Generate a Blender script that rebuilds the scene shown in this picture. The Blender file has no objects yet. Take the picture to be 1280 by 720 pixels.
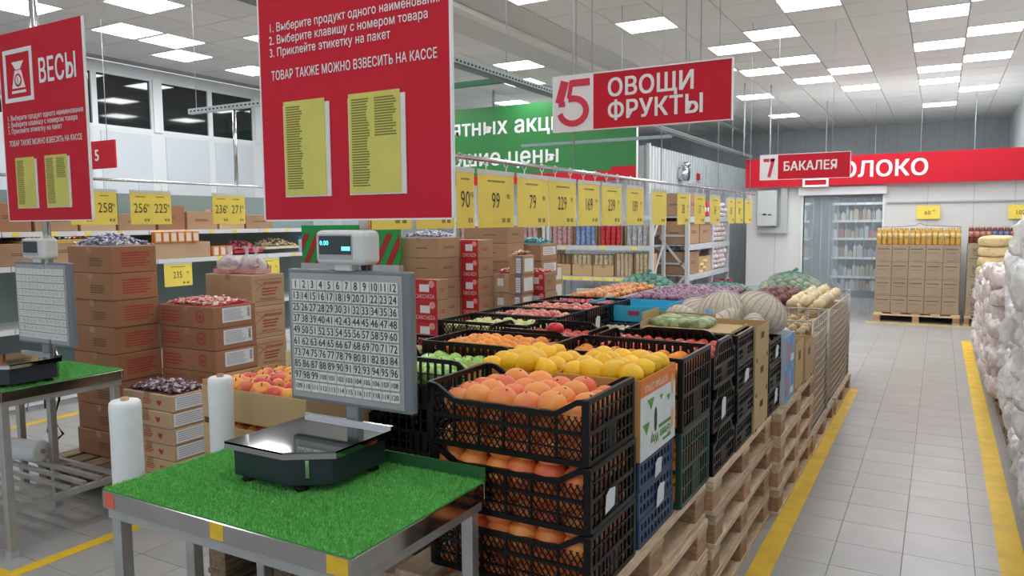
import bpy, bmesh, math, random
from mathutils import Vector, Matrix, noise, geometry
random.seed(7)
SC = bpy.context.scene
COL = SC.collection
PI = math.pi

# ------------------------------------------------------------------ camera
EYE = 1.63
def set_camera():
    f, yaw, pit, rol = 938.8, 0.5175, 0.0870, -0.0084
    w = Vector((-math.sin(yaw)*math.cos(pit), math.cos(yaw)*math.cos(pit), -math.sin(pit)))
    r0 = Vector((math.cos(yaw), math.sin(yaw), 0)); u0 = r0.cross(w)
    r = r0*math.cos(rol)+u0*math.sin(rol); u = -r0*math.sin(rol)+u0*math.cos(rol)
    cam = bpy.data.objects.new('camera', bpy.data.cameras.new('camera'))
    COL.objects.link(cam)
    m = Matrix.Identity(4)
    for i in range(3):
        m[i][0] = r[i]; m[i][1] = u[i]; m[i][2] = -w[i]
    m[2][3] = EYE
    cam.matrix_world = m
    cam.data.sensor_width = 36; cam.data.lens = f/1280*36
    cam.data.clip_start = 0.05; cam.data.clip_end = 100
    SC.camera = cam
set_camera()

# ------------------------------------------------------------------ world and exposure
world = bpy.data.worlds.new('world'); SC.world = world; world.use_nodes = True
world.node_tree.nodes['Background'].inputs[0].default_value = (0.80, 0.86, 0.95, 1)
world.node_tree.nodes['Background'].inputs[1].default_value = 0.45
LIGHT_POWER = 7.5
SC.view_settings.view_transform = 'Standard'
SC.view_settings.look = 'None'
SC.view_settings.exposure = 0.95
SC.view_settings.gamma = 1.0
SC.cycles.max_bounces = 7
SC.cycles.diffuse_bounces = 4
SC.cycles.transparent_max_bounces = 12
SC.cycles.use_denoising = True
SC.cycles.sample_clamp_indirect = 4

# ------------------------------------------------------------------ materials
MATS = {}
def mat(name, col, rough=0.6, metal=0.0, var=0.0, vscale=8.0, bump=0.0, bscale=60.0, rnd=0.0,
        emit=0.0, alpha=1.0, trans=0.0, spec=0.5, col2=None, mix=(0.45, 0.6), sss=0.0, coat=0.0):
    """procedural principled material: noise tint, second colour patches, per object shade"""
    if name in MATS: return MATS[name]
    m = bpy.data.materials.new(name); m.use_nodes = True; nt = m.node_tree; N = nt.nodes; L = nt.links
    b = N['Principled BSDF']
    b.inputs['Roughness'].default_value = rough; b.inputs['Metallic'].default_value = metal
    b.inputs['Specular IOR Level'].default_value = spec
    b.inputs['Alpha'].default_value = alpha
    b.inputs['Transmission Weight'].default_value = trans
    b.inputs['Coat Weight'].default_value = coat
    c = (*col, 1)
    b.inputs['Base Color'].default_value = c
    if emit:
        b.inputs['Emission Color'].default_value = c; b.inputs['Emission Strength'].default_value = emit
    if sss:
        b.inputs['Subsurface Weight'].default_value = sss; b.inputs['Subsurface Scale'].default_value = 0.01
    out = None
    tc = N.new('ShaderNodeTexCoord')
    if col2 or var:
        n = N.new('ShaderNodeTexNoise'); n.inputs['Scale'].default_value = vscale
        n.inputs['Detail'].default_value = 4
        oi0 = N.new('ShaderNodeObjectInfo'); ad = N.new('ShaderNodeVectorMath'); ad.operation = 'ADD'
        L.new(tc.outputs['Object'], ad.inputs[0])
        ml = N.new('ShaderNodeMath'); ml.operation = 'MULTIPLY'; ml.inputs[1].default_value = 37.0
        L.new(oi0.outputs['Random'], ml.inputs[0]); L.new(ml.outputs[0], ad.inputs[1])
        L.new(ad.outputs[0], n.inputs['Vector'])
        r = N.new('ShaderNodeValToRGB')
        if col2:
            r.color_ramp.elements[0].position, r.color_ramp.elements[1].position = mix
            r.color_ramp.elements[0].color = c; r.color_ramp.elements[1].color = (*col2, 1)
        else:
            r.color_ramp.elements[0].position, r.color_ramp.elements[1].position = 0.3, 0.7
            r.color_ramp.elements[0].color = tuple(x*(1-var) for x in col)+(1,)
            r.color_ramp.elements[1].color = tuple(min(1, x*(1+var)) for x in col)+(1,)
        L.new(n.outputs['Fac'], r.inputs['Fac']); out = r.outputs['Color']
    if rnd:
        oi = N.new('ShaderNodeObjectInfo'); mr = N.new('ShaderNodeMapRange')
        mr.inputs['To Min'].default_value = 1-rnd; mr.inputs['To Max'].default_value = 1+rnd
        L.new(oi.outputs['Random'], mr.inputs['Value'])
        h = N.new('ShaderNodeHueSaturation')
        if out: L.new(out, h.inputs['Color'])
        else: h.inputs['Color'].default_value = c
        L.new(mr.outputs[0], h.inputs['Value']); out = h.outputs['Color']
    if out: L.new(out, b.inputs['Base Color'])
    if bump:
        n2 = N.new('ShaderNodeTexNoise'); n2.inputs['Scale'].default_value = bscale; n2.inputs['Detail'].default_value = 3
        L.new(tc.outputs['Object'], n2.inputs['Vector'])
        bp = N.new('ShaderNodeBump'); bp.inputs['Strength'].default_value = bump; bp.inputs['Distance'].default_value = 0.01
        L.new(n2.outputs['Fac'], bp.inputs['Height']); L.new(bp.outputs[0], b.inputs['Normal'])
    MATS[name] = m
    return m

def wood_mat(name, c1, c2):
    if name in MATS: return MATS[name]
    m = bpy.data.materials.new(name); m.use_nodes = True; N = m.node_tree.nodes; L = m.node_tree.links
    b = N['Principled BSDF']; b.inputs['Roughness'].default_value = 0.8
    tc = N.new('ShaderNodeTexCoord'); mp = N.new('ShaderNodeMapping'); mp.inputs['Scale'].default_value = (14, 3, 30)
    n = N.new('ShaderNodeTexNoise'); n.inputs['Scale'].default_value = 3; n.inputs['Detail'].default_value = 6
    r = N.new('ShaderNodeValToRGB'); r.color_ramp.elements[0].position = .3; r.color_ramp.elements[1].position = .72
    r.color_ramp.elements[0].color = (*c1, 1); r.color_ramp.elements[1].color = (*c2, 1)
    oi = N.new('ShaderNodeObjectInfo'); mr = N.new('ShaderNodeMapRange'); mr.inputs['To Min'].default_value = .72; mr.inputs['To Max'].default_value = 1.12
    h = N.new('ShaderNodeHueSaturation')
    L.new(tc.outputs['Object'], mp.inputs['Vector']); L.new(mp.outputs[0], n.inputs['Vector']); L.new(n.outputs['Fac'], r.inputs['Fac'])
    L.new(oi.outputs['Random'], mr.inputs['Value']); L.new(mr.outputs[0], h.inputs['Value']); L.new(r.outputs[0], h.inputs['Color'])
    L.new(h.outputs[0], b.inputs['Base Color'])
    bp = N.new('ShaderNodeBump'); bp.inputs['Strength'].default_value = .4; bp.inputs['Distance'].default_value = .004
    L.new(n.outputs['Fac'], bp.inputs['Height']); L.new(bp.outputs[0], b.inputs['Normal'])
    MATS[name] = m; return m

WHITE = mat('white_paint', (.78, .80, .82), .5, var=.03, vscale=2)
WALLW = mat('white_panel', (.72, .76, .78), .45, var=.03, vscale=1)
GREYP = mat('grey_paint', (.45, .48, .50), .5)
RACKM = mat('rack_grey', (.56, .60, .62), .45, var=.05)
CEILM = mat('ceiling_tile', (.78, .76, .73), .9, var=.03, vscale=30, bump=.15, bscale=220, rnd=.03)
CEILG = mat('ceiling_grid', (.42, .41, .40), .7)
FLOORM = mat('floor_tile', (.39, .385, .37), .32, var=.06, vscale=5, rnd=.05, spec=.45)
GROUT = mat('floor_grout', (.13, .125, .12), .8)
YELF = mat('yellow_line', (.80, .52, .02), .5, var=.12, vscale=9)
RED = mat('sign_red', (.60, .016, .034), .55, spec=.2)
REDB = mat('sign_red_light', (.70, .03, .07), .5)
SIGNW = mat('sign_white', (.85, .84, .83), .5)
YELP = mat('yellow_paper', (.93, .74, .12), .6, var=.04, vscale=5, rnd=.04)
YELD = mat('yellow_list', (.66, .60, .12), .5, var=.06, vscale=9)
INK = mat('dark_ink', (.05, .045, .03), .6)
INKB = mat('faint_ink', (.30, .25, .06), .7)
CHROME = mat('chrome', (.72, .73, .74), .16, 1.0)
STEEL = mat('brushed_steel', (.48, .47, .45), .14, 1.0, var=.1, vscale=6)
GALV = mat('galvanised_tube', (.48, .49, .48), .42, .75, var=.1, vscale=12)
PLATE = mat('mirror_plate', (.42, .42, .41), .05, 1.0)
BLACK = mat('black_plastic', (.006, .006, .007), .36, var=.2, rnd=.25, spec=.25)
DKBLUE = mat('blue_crate_plastic', (.018, .05, .12), .4, rnd=.15)
DKGREEN = mat('green_crate_plastic', (.012, .055, .038), .4, rnd=.15)
NAVY = mat('scale_navy', (.020, .030, .040), .4, bump=.08, bscale=900)
KFRAME = mat('keypad_frame', (.17, .19, .21), .4)
KFACE = mat('keypad_face', (.36, .38, .38), .45)
KEYM = mat('key_white', (.74, .74, .70), .5)
IVORY = mat('ivory_plastic', (.66, .68, .64), .4)
SCREEN = mat('screen_dark', (.02, .035, .035), .15)
LCD = mat('lcd_cyan', (.15, .75, .85), .4, emit=.9)
CARD = mat('cardboard', (.40, .24, .14), .85, var=.07, vscale=3, rnd=.10, bump=.05, bscale=40)
CARDR = mat('cardboard_red', (.35, .165, .085), .85, var=.07, vscale=3, rnd=.08)
CARDL = mat('cardboard_light', (.50, .34, .20), .85, var=.06, vscale=3, rnd=.08)
CARDK = mat('cardboard_kraft', (.52, .36, .18), .85, var=.06, vscale=3, rnd=.06)
TAPE = mat('packing_tape', (.40, .25, .14), .25)
TAPEP = mat('purple_tape', (.22, .16, .20), .3)
PRINT = mat('red_print', (.42, .055, .035), .8)
PRINTD = mat('brown_print', (.16, .09, .05), .8)
LABELW = mat('white_label', (.74, .76, .79), .6)
LABELG = mat('grey_print', (.40, .42, .46), .7)
GREENS = mat('green_sign', (.025, .20, .045), .5)
STRG = mat('stripe_green', (.01, .33, .07), .6)
STRR = mat('stripe_red', (.38, .02, .02), .6)
LTBLUE = mat('light_blue_card', (.05, .48, .72), .6, rnd=.06)
BLUEPRT = mat('blue_print_card', (.16, .34, .62), .6, var=.35, vscale=14)
PALW = wood_mat('pallet_wood', (.50, .34, .20), (.76, .60, .42))
PALD = wood_mat('pallet_wood_old', (.15, .10, .06), (.36, .26, .16))
WOODB = wood_mat('pallet_block_wood', (.36, .19, .10), (.58, .37, .22))
BAGROLL = mat('film_roll', (.82, .85, .85), .35, var=.03, vscale=20, bump=.25, bscale=45, sss=.1)
WBAG = mat('white_film_bag', (.80, .80, .80), .22, var=.10, vscale=9, bump=.9, bscale=22, rnd=.07, spec=.8)
PBAG = mat('pink_film_bag', (.74, .60, .58), .25, col2=(.82, .78, .77), vscale=7, bump=.8, bscale=30, rnd=.1, spec=.7)
YBAG = mat('pasta_bag', (.80, .62, .32), .35, var=.15, vscale=12, bump=.6, bscale=40, rnd=.05)
WINDARK = mat('night_glass', (.012, .015, .018), .04, spec=.8)
GLASSM = mat('strip_curtain', (.62, .74, .80), .2, alpha=.25, spec=.6)
GLASS2 = mat('clear_strip', (.60, .72, .78), .12, alpha=.16, spec=.6)
FILM = mat('clear_bag', (.80, .78, .80), .15, alpha=.45, bump=.5, bscale=30)
CORR = mat('corrugated_white', (.70, .75, .78), .4)
LAMP = mat('lamp_panel', (.97, .98, 1.0), .5, emit=LIGHT_POWER)
DUCT = mat('tray_metal', (.24, .31, .31), .45, .5)
CLIP = mat('clear_clip', (.62, .64, .60), .3)

# ------------------------------------------------------------------ mesh builder
class MB:
    def __init__(s): s.v = []; s.f = []; s.m = []; s.sm = []
    def add(s, vs, fs, mi=0, smooth=False):
        o = len(s.v); s.v += [tuple(v) for v in vs]
        for f in fs: s.f.append(tuple(i+o for i in f)); s.m.append(mi); s.sm.append(smooth)
    def box(s, x0, y0, z0, x1, y1, z1, mi=0):
        s.add([(x0,y0,z0),(x1,y0,z0),(x1,y1,z0),(x0,y1,z0),(x0,y0,z1),(x1,y0,z1),(x1,y1,z1),(x0,y1,z1)],
              [(0,3,2,1),(4,5,6,7),(0,1,5,4),(1,2,6,5),(2,3,7,6),(3,0,4,7)], mi)
    def bar(s, p, q, wid, thk, n, mi=0):
        p = Vector(p); q = Vector(q); n = Vector(n).normalized(); d = (q-p).normalized(); w = d.cross(n).normalized()*wid/2; t = n*thk/2
        s.add([p-w-t, p+w-t, p+w+t, p-w+t, q-w-t, q+w-t, q+w+t, q-w+t],
              [(0,1,2,3),(4,7,6,5),(0,4,5,1),(1,5,6,2),(2,6,7,3),(3,7,4,0)], mi)
    def tube(s, pts, r, n=8, mi=0, closed=False):
        pts = [Vector(p) for p in pts]; k = len(pts); rings = []
        up = Vector((0,0,1))
        for i, p in enumerate(pts):
            if closed: d = pts[(i+1)%k]-pts[i-1]
            else: d = pts[min(i+1,k-1)]-pts[max(i-1,0)]
            d.normalize(); a = d.cross(up)
            if a.length < 1e-3: a = d.cross(Vector((1,0,0)))
            a.normalize(); b = d.cross(a)
            rr = r[i] if isinstance(r, (list,tuple)) else r
            rings.append([p+a*rr*math.cos(2*PI*j/n)+b*rr*math.sin(2*PI*j/n) for j in range(n)])
        vs = [v for g in rings for v in g]; fs = []
        for i in range(k if closed else k-1):
            A = i*n; B = ((i+1)%k)*n
            for j in range(n): fs.append((A+j, A+(j+1)%n, B+(j+1)%n, B+j))
        if not closed: fs.append(tuple(range(n-1,-1,-1))); fs.append(tuple((k-1)*n+j for j in range(n)))
        s.add(vs, fs, mi, True)
    def lathe(s, prof, n=16, c=(0,0,0), mi=0):
        vs = []; fs = []
        for r, z in prof:
            for j in range(n): vs.append((c[0]+r*math.cos(2*PI*j/n), c[1]+r*math.sin(2*PI*j/n), c[2]+z))
        for i in range(len(prof)-1):
            for j in range(n): fs.append((i*n+j, i*n+(j+1)%n, (i+1)*n+(j+1)%n, (i+1)*n+j))
        fs.append(tuple(range(n-1,-1,-1))); fs.append(tuple((len(prof)-1)*n+j for j in range(n)))
        s.add(vs, fs, mi, True)
    def prism(s, poly, z0, z1, mi=0):   # polygon in x,y
        n = len(poly)
        s.add([(x,y,z0) for x,y in poly]+[(x,y,z1) for x,y in poly],
              [tuple(range(n-1,-1,-1)), tuple(range(n,2*n))]+[(i,(i+1)%n,n+(i+1)%n,n+i) for i in range(n)], mi)
    def slab(s, poly, y0, y1, mi=0):    # polygon in x,z extruded in y
        n = len(poly)
        s.add([(x,y0,z) for x,z in poly]+[(x,y1,z) for x,z in poly],
              [tuple(range(n)), tuple(range(2*n-1,n-1,-1))]+[((i+1)%n,i,n+i,n+(i+1)%n) for i in range(n)], mi)
    def mesh(s, name, mats, bevel=0, seg=2):
        me = bpy.data.meshes.new(name); me.from_pydata(s.v, [], s.f)
        for m in (mats if isinstance(mats, (list,tuple)) else [mats]): me.materials.append(m)
        me.polygons.foreach_set('material_index', s.m); me.polygons.foreach_set('use_smooth', s.sm)
        if bevel:
            bm = bmesh.new(); bm.from_mesh(me)
            bmesh.ops.bevel(bm, geom=[e for e in bm.edges if e.calc_face_angle(0) > .6], offset=bevel, segments=seg, affect='EDGES', profile=.5)
            bm.to_mesh(me); bm.free()
        me.update(); return me

def link(name, data, parent=None, loc=None, rot=None):
    o = bpy.data.objects.new(name, data); COL.objects.link(o)
    if parent is not None: o.parent = parent; KIDS.setdefault(parent, []).append(o)
    if loc: o.location = loc
    if rot: o.rotation_euler = rot
    return o
KIDS = {}
def obj(name, mb, mats, parent=None, bevel=0, seg=2, loc=None, rot=None):
    return link(name, mb.mesh(name, mats, bevel, seg), parent, loc, rot)
def tag(o, label, cat, group=None, kind=None):
    o['label'] = label; o['category'] = cat
    if group: o['group'] = group
    if kind: o['kind'] = kind
    return o
def thing(name, label, cat, loc=(0,0,0), rz=0, group=None):
    o = bpy.data.objects.new(name, None); COL.objects.link(o); o.location = loc; o.rotation_euler = (0,0,rz)
    o.empty_display_size = .05
    return tag(o, label, cat, group)
def struct(name, mb, m, bevel=0, **k):
    o = obj(name, mb, m, None, bevel, **k); o['kind'] = 'structure'; return o
def dup(src, loc=None, rz=None, label=None, group=None, parent=None):
    c = src.copy(); COL.objects.link(c)
    if parent is not None: c.parent = parent; KIDS.setdefault(parent, []).append(c)
    for ch in KIDS.get(src, []): dup(ch, parent=c)
    if loc is not None: c.location = loc
    if rz is not None: c.rotation_euler = (c.rotation_euler[0], c.rotation_euler[1], rz)
    if label: c['label'] = label
    if group: c['group'] = group
    return c
NTH = ['first','second','third','fourth','fifth','sixth','seventh','eighth','ninth','tenth','eleventh','twelfth','thirteenth','fourteenth','fifteenth','sixteenth','seventeenth','eighteenth','nineteenth','twentieth','last']
USED = set()
def use(src, loc, rz=0, label=None, group=None):      # first use moves the prototype itself, later uses copy it
    if src.name not in USED:
        USED.add(src.name); src.location = loc; src.rotation_euler = (0,0,rz)
        if label: src['label'] = label
        if group: src['group'] = group
        return src
    return dup(src, loc, rz, label, group)

TXT = {}
def text_mesh(s, size, m, bold=.012, thick=.001, align='CENTER', sx=1.0, key=None):
    k = (s, size, m.name, bold, align, sx, thick)
    if k in TXT: return TXT[k]
    cu = bpy.data.curves.new('t', 'FONT'); cu.body = s; cu.size = size; cu.align_x = align; cu.align_y = 'CENTER'
    cu.resolution_u = 3; cu.space_character = 1.04; cu.fill_mode = 'NONE'
    o = bpy.data.objects.new('t', cu); COL.objects.link(o)
    w = bpy.data.meshes.new_from_object(o.evaluated_get(bpy.context.evaluated_depsgraph_get()))
    bpy.data.objects.remove(o)
    # outlines -> closed loops, each outer outline filled on its own with the holes inside it
    nb = {}
    for e in w.edges: nb.setdefault(e.vertices[0], []).append(e.vertices[1]); nb.setdefault(e.vertices[1], []).append(e.vertices[0])
    seen = set(); loops = []
    for st in range(len(w.vertices)):
        if st in seen or st not in nb: continue
        lp = [st]; seen.add(st); cur = st
        nx_ = [q for q in nb[cur] if q == cur+1] or nb[cur]
        nxt = nx_[0]
        while nxt not in seen:
            lp.append(nxt); seen.add(nxt); c2 = [q for q in nb[nxt] if q not in seen]
            if not c2: break
            nxt = c2[0]
        if len(lp) > 2: loops.append([w.vertices[i].co.copy() for i in lp])
    area = lambda l: sum(l[i].x*l[(i+1)%len(l)].y-l[(i+1)%len(l)].x*l[i].y for i in range(len(l)))/2
    def inside(p, l):
        r = False
        for i in range(len(l)):
            a_, b_ = l[i], l[(i+1)%len(l)]
            if (a_.y > p.y) != (b_.y > p.y) and p.x < (b_.x-a_.x)*(p.y-a_.y)/(b_.y-a_.y)+a_.x: r = not r
        return r
    A = [area(l) for l in loops]
    dep = [sum(1 for j in range(len(loops)) if j != i and all(inside(p, loops[j]) for p in loops[i])) for i in range(len(loops))]
    outer = [i for i in range(len(loops)) if dep[i]%2 == 0]; holes = [i for i in range(len(loops)) if dep[i]%2]
    own = {i: [] for i in outer}
    for h in holes:
        c = [i for i in outer if all(inside(p, loops[i]) for p in loops[h])]
        if c: own[min(c, key=lambda i: abs(A[i]))].append(h)
    V_, F_ = [], []
    d = bold*size*.8
    sh = [(-d,-d*.6),(d,-d*.6),(-d,d*.6),(d,d*.6)] if bold else [(0,0)]
    for n_, (ax, ay) in enumerate(sh):
        for m_, i in enumerate(outer):
            polys = [loops[i]]+[loops[h] for h in own[i]]
            flat = [p for q in polys for p in q]; z = thick*.5+n_*.00016+(m_%3)*.00004
            for q_, t_ in enumerate(geometry.tessellate_polygon(polys)):
                a_, b_, c_ = (flat[q] for q in t_)
                cr = (b_.x-a_.x)*(c_.y-a_.y)-(b_.y-a_.y)*(c_.x-a_.x)
                zz = z+(q_%4)*.00001; k0 = len(V_)
                V_ += [(flat[q].x+ax, flat[q].y+ay, zz) for q in (t_ if cr > 0 else t_[::-1])]; F_.append((k0, k0+1, k0+2))
    bpy.data.meshes.remove(w)
    me = bpy.data.meshes.new('lettering'); me.from_pydata(V_, [], F_); me.materials.append(m); me.update()
    if sx != 1.0:
        for v in me.vertices: v.co.x *= sx
    TXT[k] = me; return me
FACE = {'-Y': (PI/2,0,0), '+X': (PI/2,0,PI/2), '+Z': (0,0,0)}
def text(parent, s, size, pos, face='-Y', m=None, bold=.012, align='CENTER', sx=1.0, name='lettering', flip=False):
    me = text_mesh(s, size, m or INK, bold, .0008, align, sx)
    r = list(FACE[face])
    o = link(name, me, parent, pos, tuple(r))
    if flip:
        q = o.rotation_euler.to_matrix() @ Matrix.Rotation(PI, 3, 'Z'); o.rotation_euler = q.to_euler()
    return o
def plate(parent, name, x0, y0, z0, x1, y1, z1, m, bevel=0):
    b = MB(); b.box(x0,y0,z0,x1,y1,z1); return obj(name, b, m, parent, bevel)

# ================================================================== SETTING
XR, XL, YB, YF, ZC = 1.30, -10.3, 20.8, -3.0, 3.94
GX, GY = -.4006, 9.6255            # origin of the 0.6 m ceiling grid
LIGHTS = [(0,0),(0,3),(0,6),(0,8),(0,13),(1,2),(1,5),(-3,0),(-4,1),(-3,3),(-4,4),(-3,6),(-2,5),(-2,8),(-5,8),(-5,13),
          (-9,0),(-5,-2),(-2,-2),(-6,-5),(-14,-6),(-15,-5),(-14,-9),(-14,-7),(-15,-3),(-10,2),(-12,5),(1,-1),(-5,3)]
HIDDEN = [(-12,-5),(-10,-4),(-13,1),(-8,4),(-11,-9),(-6,-13),(-3,-6),(0,-6),(-6,-9),(-2,-10),(1,-10),(-9,-8),(-9,-5),(-12,-8),(-12,-2),(-3,-14),(-7,-13),(0,-14),(-11,-13),(-15,-12),(-14,2),
          (-3,-18),(-9,-18),(0,-18),(-6,-6),(-8,-10),(-13,8),(-10,9),(1,10)]  # unseen panels, some added to brighten the darker left side
def ceiling():
    b = MB(); b.box(XL,YF,ZC+.012,XR,YB,ZC+.1); c = struct('ceiling', b, CEILG)
    lit = set(LIGHTS+HIDDEN)
    t = MB(); e = .006; t.box(e,e,0,.6-e,.6-e,.014); tm = t.mesh('ceiling_tile', CEILM, .003, 1)
    cells = []
    for i in range(int((XL-GX)/.6)-1, int((XR-GX)/.6)+1):
        for j in range(-21, 19):
            x, y = GX+.6*i, GY+.6*j
            if x < XL-.3 or x+.3 > XR+.3 or y < YF or y+.6 > YB+.3 or (i,j) in lit: continue
            if -8 <= i <= -7: continue
            # seen by the camera?
            yaw = math.degrees(math.atan2(-(x+.3), y+.3)) if y > -.3 else 999
            vis = y > 2.2 and -8 < yaw < 66
            cells.append((0 if vis else 1, math.hypot(x, y), x, y))
    cells.sort(); near = cells[:300]; far = cells[300:]
    for _, _, x, y in near: link('ceiling_tile', tm, c, (x,y,ZC))
    s = MB()
    for _, _, x, y in far: s.box(x+e,y+e,ZC,x+.6-e,y+.6-e,ZC+.014)
    o = obj('ceiling_tile', s, CEILM, c); o['kind'] = 'stuff'
    # plain smooth strip and beam over the confectionery aisle
    s = MB(); s.box(-5.2,YF,ZC-.004,-4.0,YB,ZC+.01); obj('plain_strip', s, mat('plain_ceiling', (.62,.60,.57), .8, var=.02), c)
    s = MB(); s.box(-4.62,YF,ZC-.06,-4.48,YB,ZC-.004); o = struct('trim_1', s, mat('beam_paint', (.74,.72,.68), .6), .01); o['label'] = 'pale beam running along the ceiling'
    # lamps
    L = thing('ceiling_light', 'square white ceiling light panel set flush in the tiled ceiling', 'ceiling light', (0,0,0), 0, 'ceiling light panels')
    f = MB()
    for a in ((0,.0,.6,.035),(0,.565,.6,.6),(0,.035,.012,.565),(.588,.035,.6,.565)): f.box(a[0],a[1],-.004,a[2],a[3],.014)
    obj('frame', f, WHITE, L); d = MB(); d.box(.012,.035,0,.588,.565,.008); obj('diffuser', d, LAMP, L)
    cols = sorted({i for i, j in LIGHTS}, reverse=True)
    for i, j in LIGHTS:
        n = sorted(q for p, q in LIGHTS if p == i).index(j)
        use(L, (GX+.6*i, GY+.6*j, ZC-.001), 0, 'square ceiling light, %s from the front in the %s column from the right wall' % (NTH[n], NTH[cols.index(i)]), 'ceiling light panels')
    for i, j in HIDDEN: use(L, (GX+.6*i, GY+.6*j, ZC-.001), 0, 'square ceiling light panel added out of view to light the hall', 'unseen ceiling lights')
ceiling()

def floor():
    b = MB(); b.box(XL,YF,-.1,XR,YB,-.004); f = struct('floor', b, GROUT)
    t = MB(); t.box(.0015,.0015,0,.2985,.2985,.004); tm = t.mesh('floor_tile', FLOORM)
    X0, Y0 = -.403, 3.724
    cells = []
    for i in range(-34, 7):
        for j in range(-24, 58):
            x, y = X0+.3*i, Y0+.3*j
            if x < XL-.1 or x+.3 > XR+.1 or y < YF or y+.3 > YB: continue
            vis = (-1.1 < x < .5 and 2.9 < y < 14) or (-6.6 < x < -2.4 and 1.2 < y < 3.2)
            cells.append((0 if vis else 1, math.hypot(x,y), x, y))
    cells.sort()
    for _, _, x, y in cells[:290]: link('floor_tile', tm, f, (x,y,-.004))
    s = MB()
    for _, _, x, y in cells[290:]: s.box(x+.0015,y+.0015,-.004,x+.2985,y+.2985,0)
    o = obj('floor_tile', s, FLOORM, f); o['kind'] = 'stuff'
    def line(name, lab, x0,y0,x1,y1):
        s = MB(); s.box(x0,y0,0,x1,y1,.002); o = struct(name, s, YELF); o['label'] = lab
    line('trim_2','yellow floor line beside the pallet row',-.725,1.0,-.625,7.85)
    line('trim_3','yellow floor line beside the white bag pile',.30,2.5,.41,11.6)
    line('trim_4','yellow floor line in front of the oil pallet',-1.0,13.1,.6,13.2)
    line('trim_5','yellow floor line between the scale tables',-3.78,1.3,-3.70,3.6)
    line('trim_6','yellow floor line crossing under the left table',-5.5,1.72,-3.78,1.80)
    line('trim_7','yellow floor line along the wall shelving',-6.55,1.0,-6.45,6.5)
floor()

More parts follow.
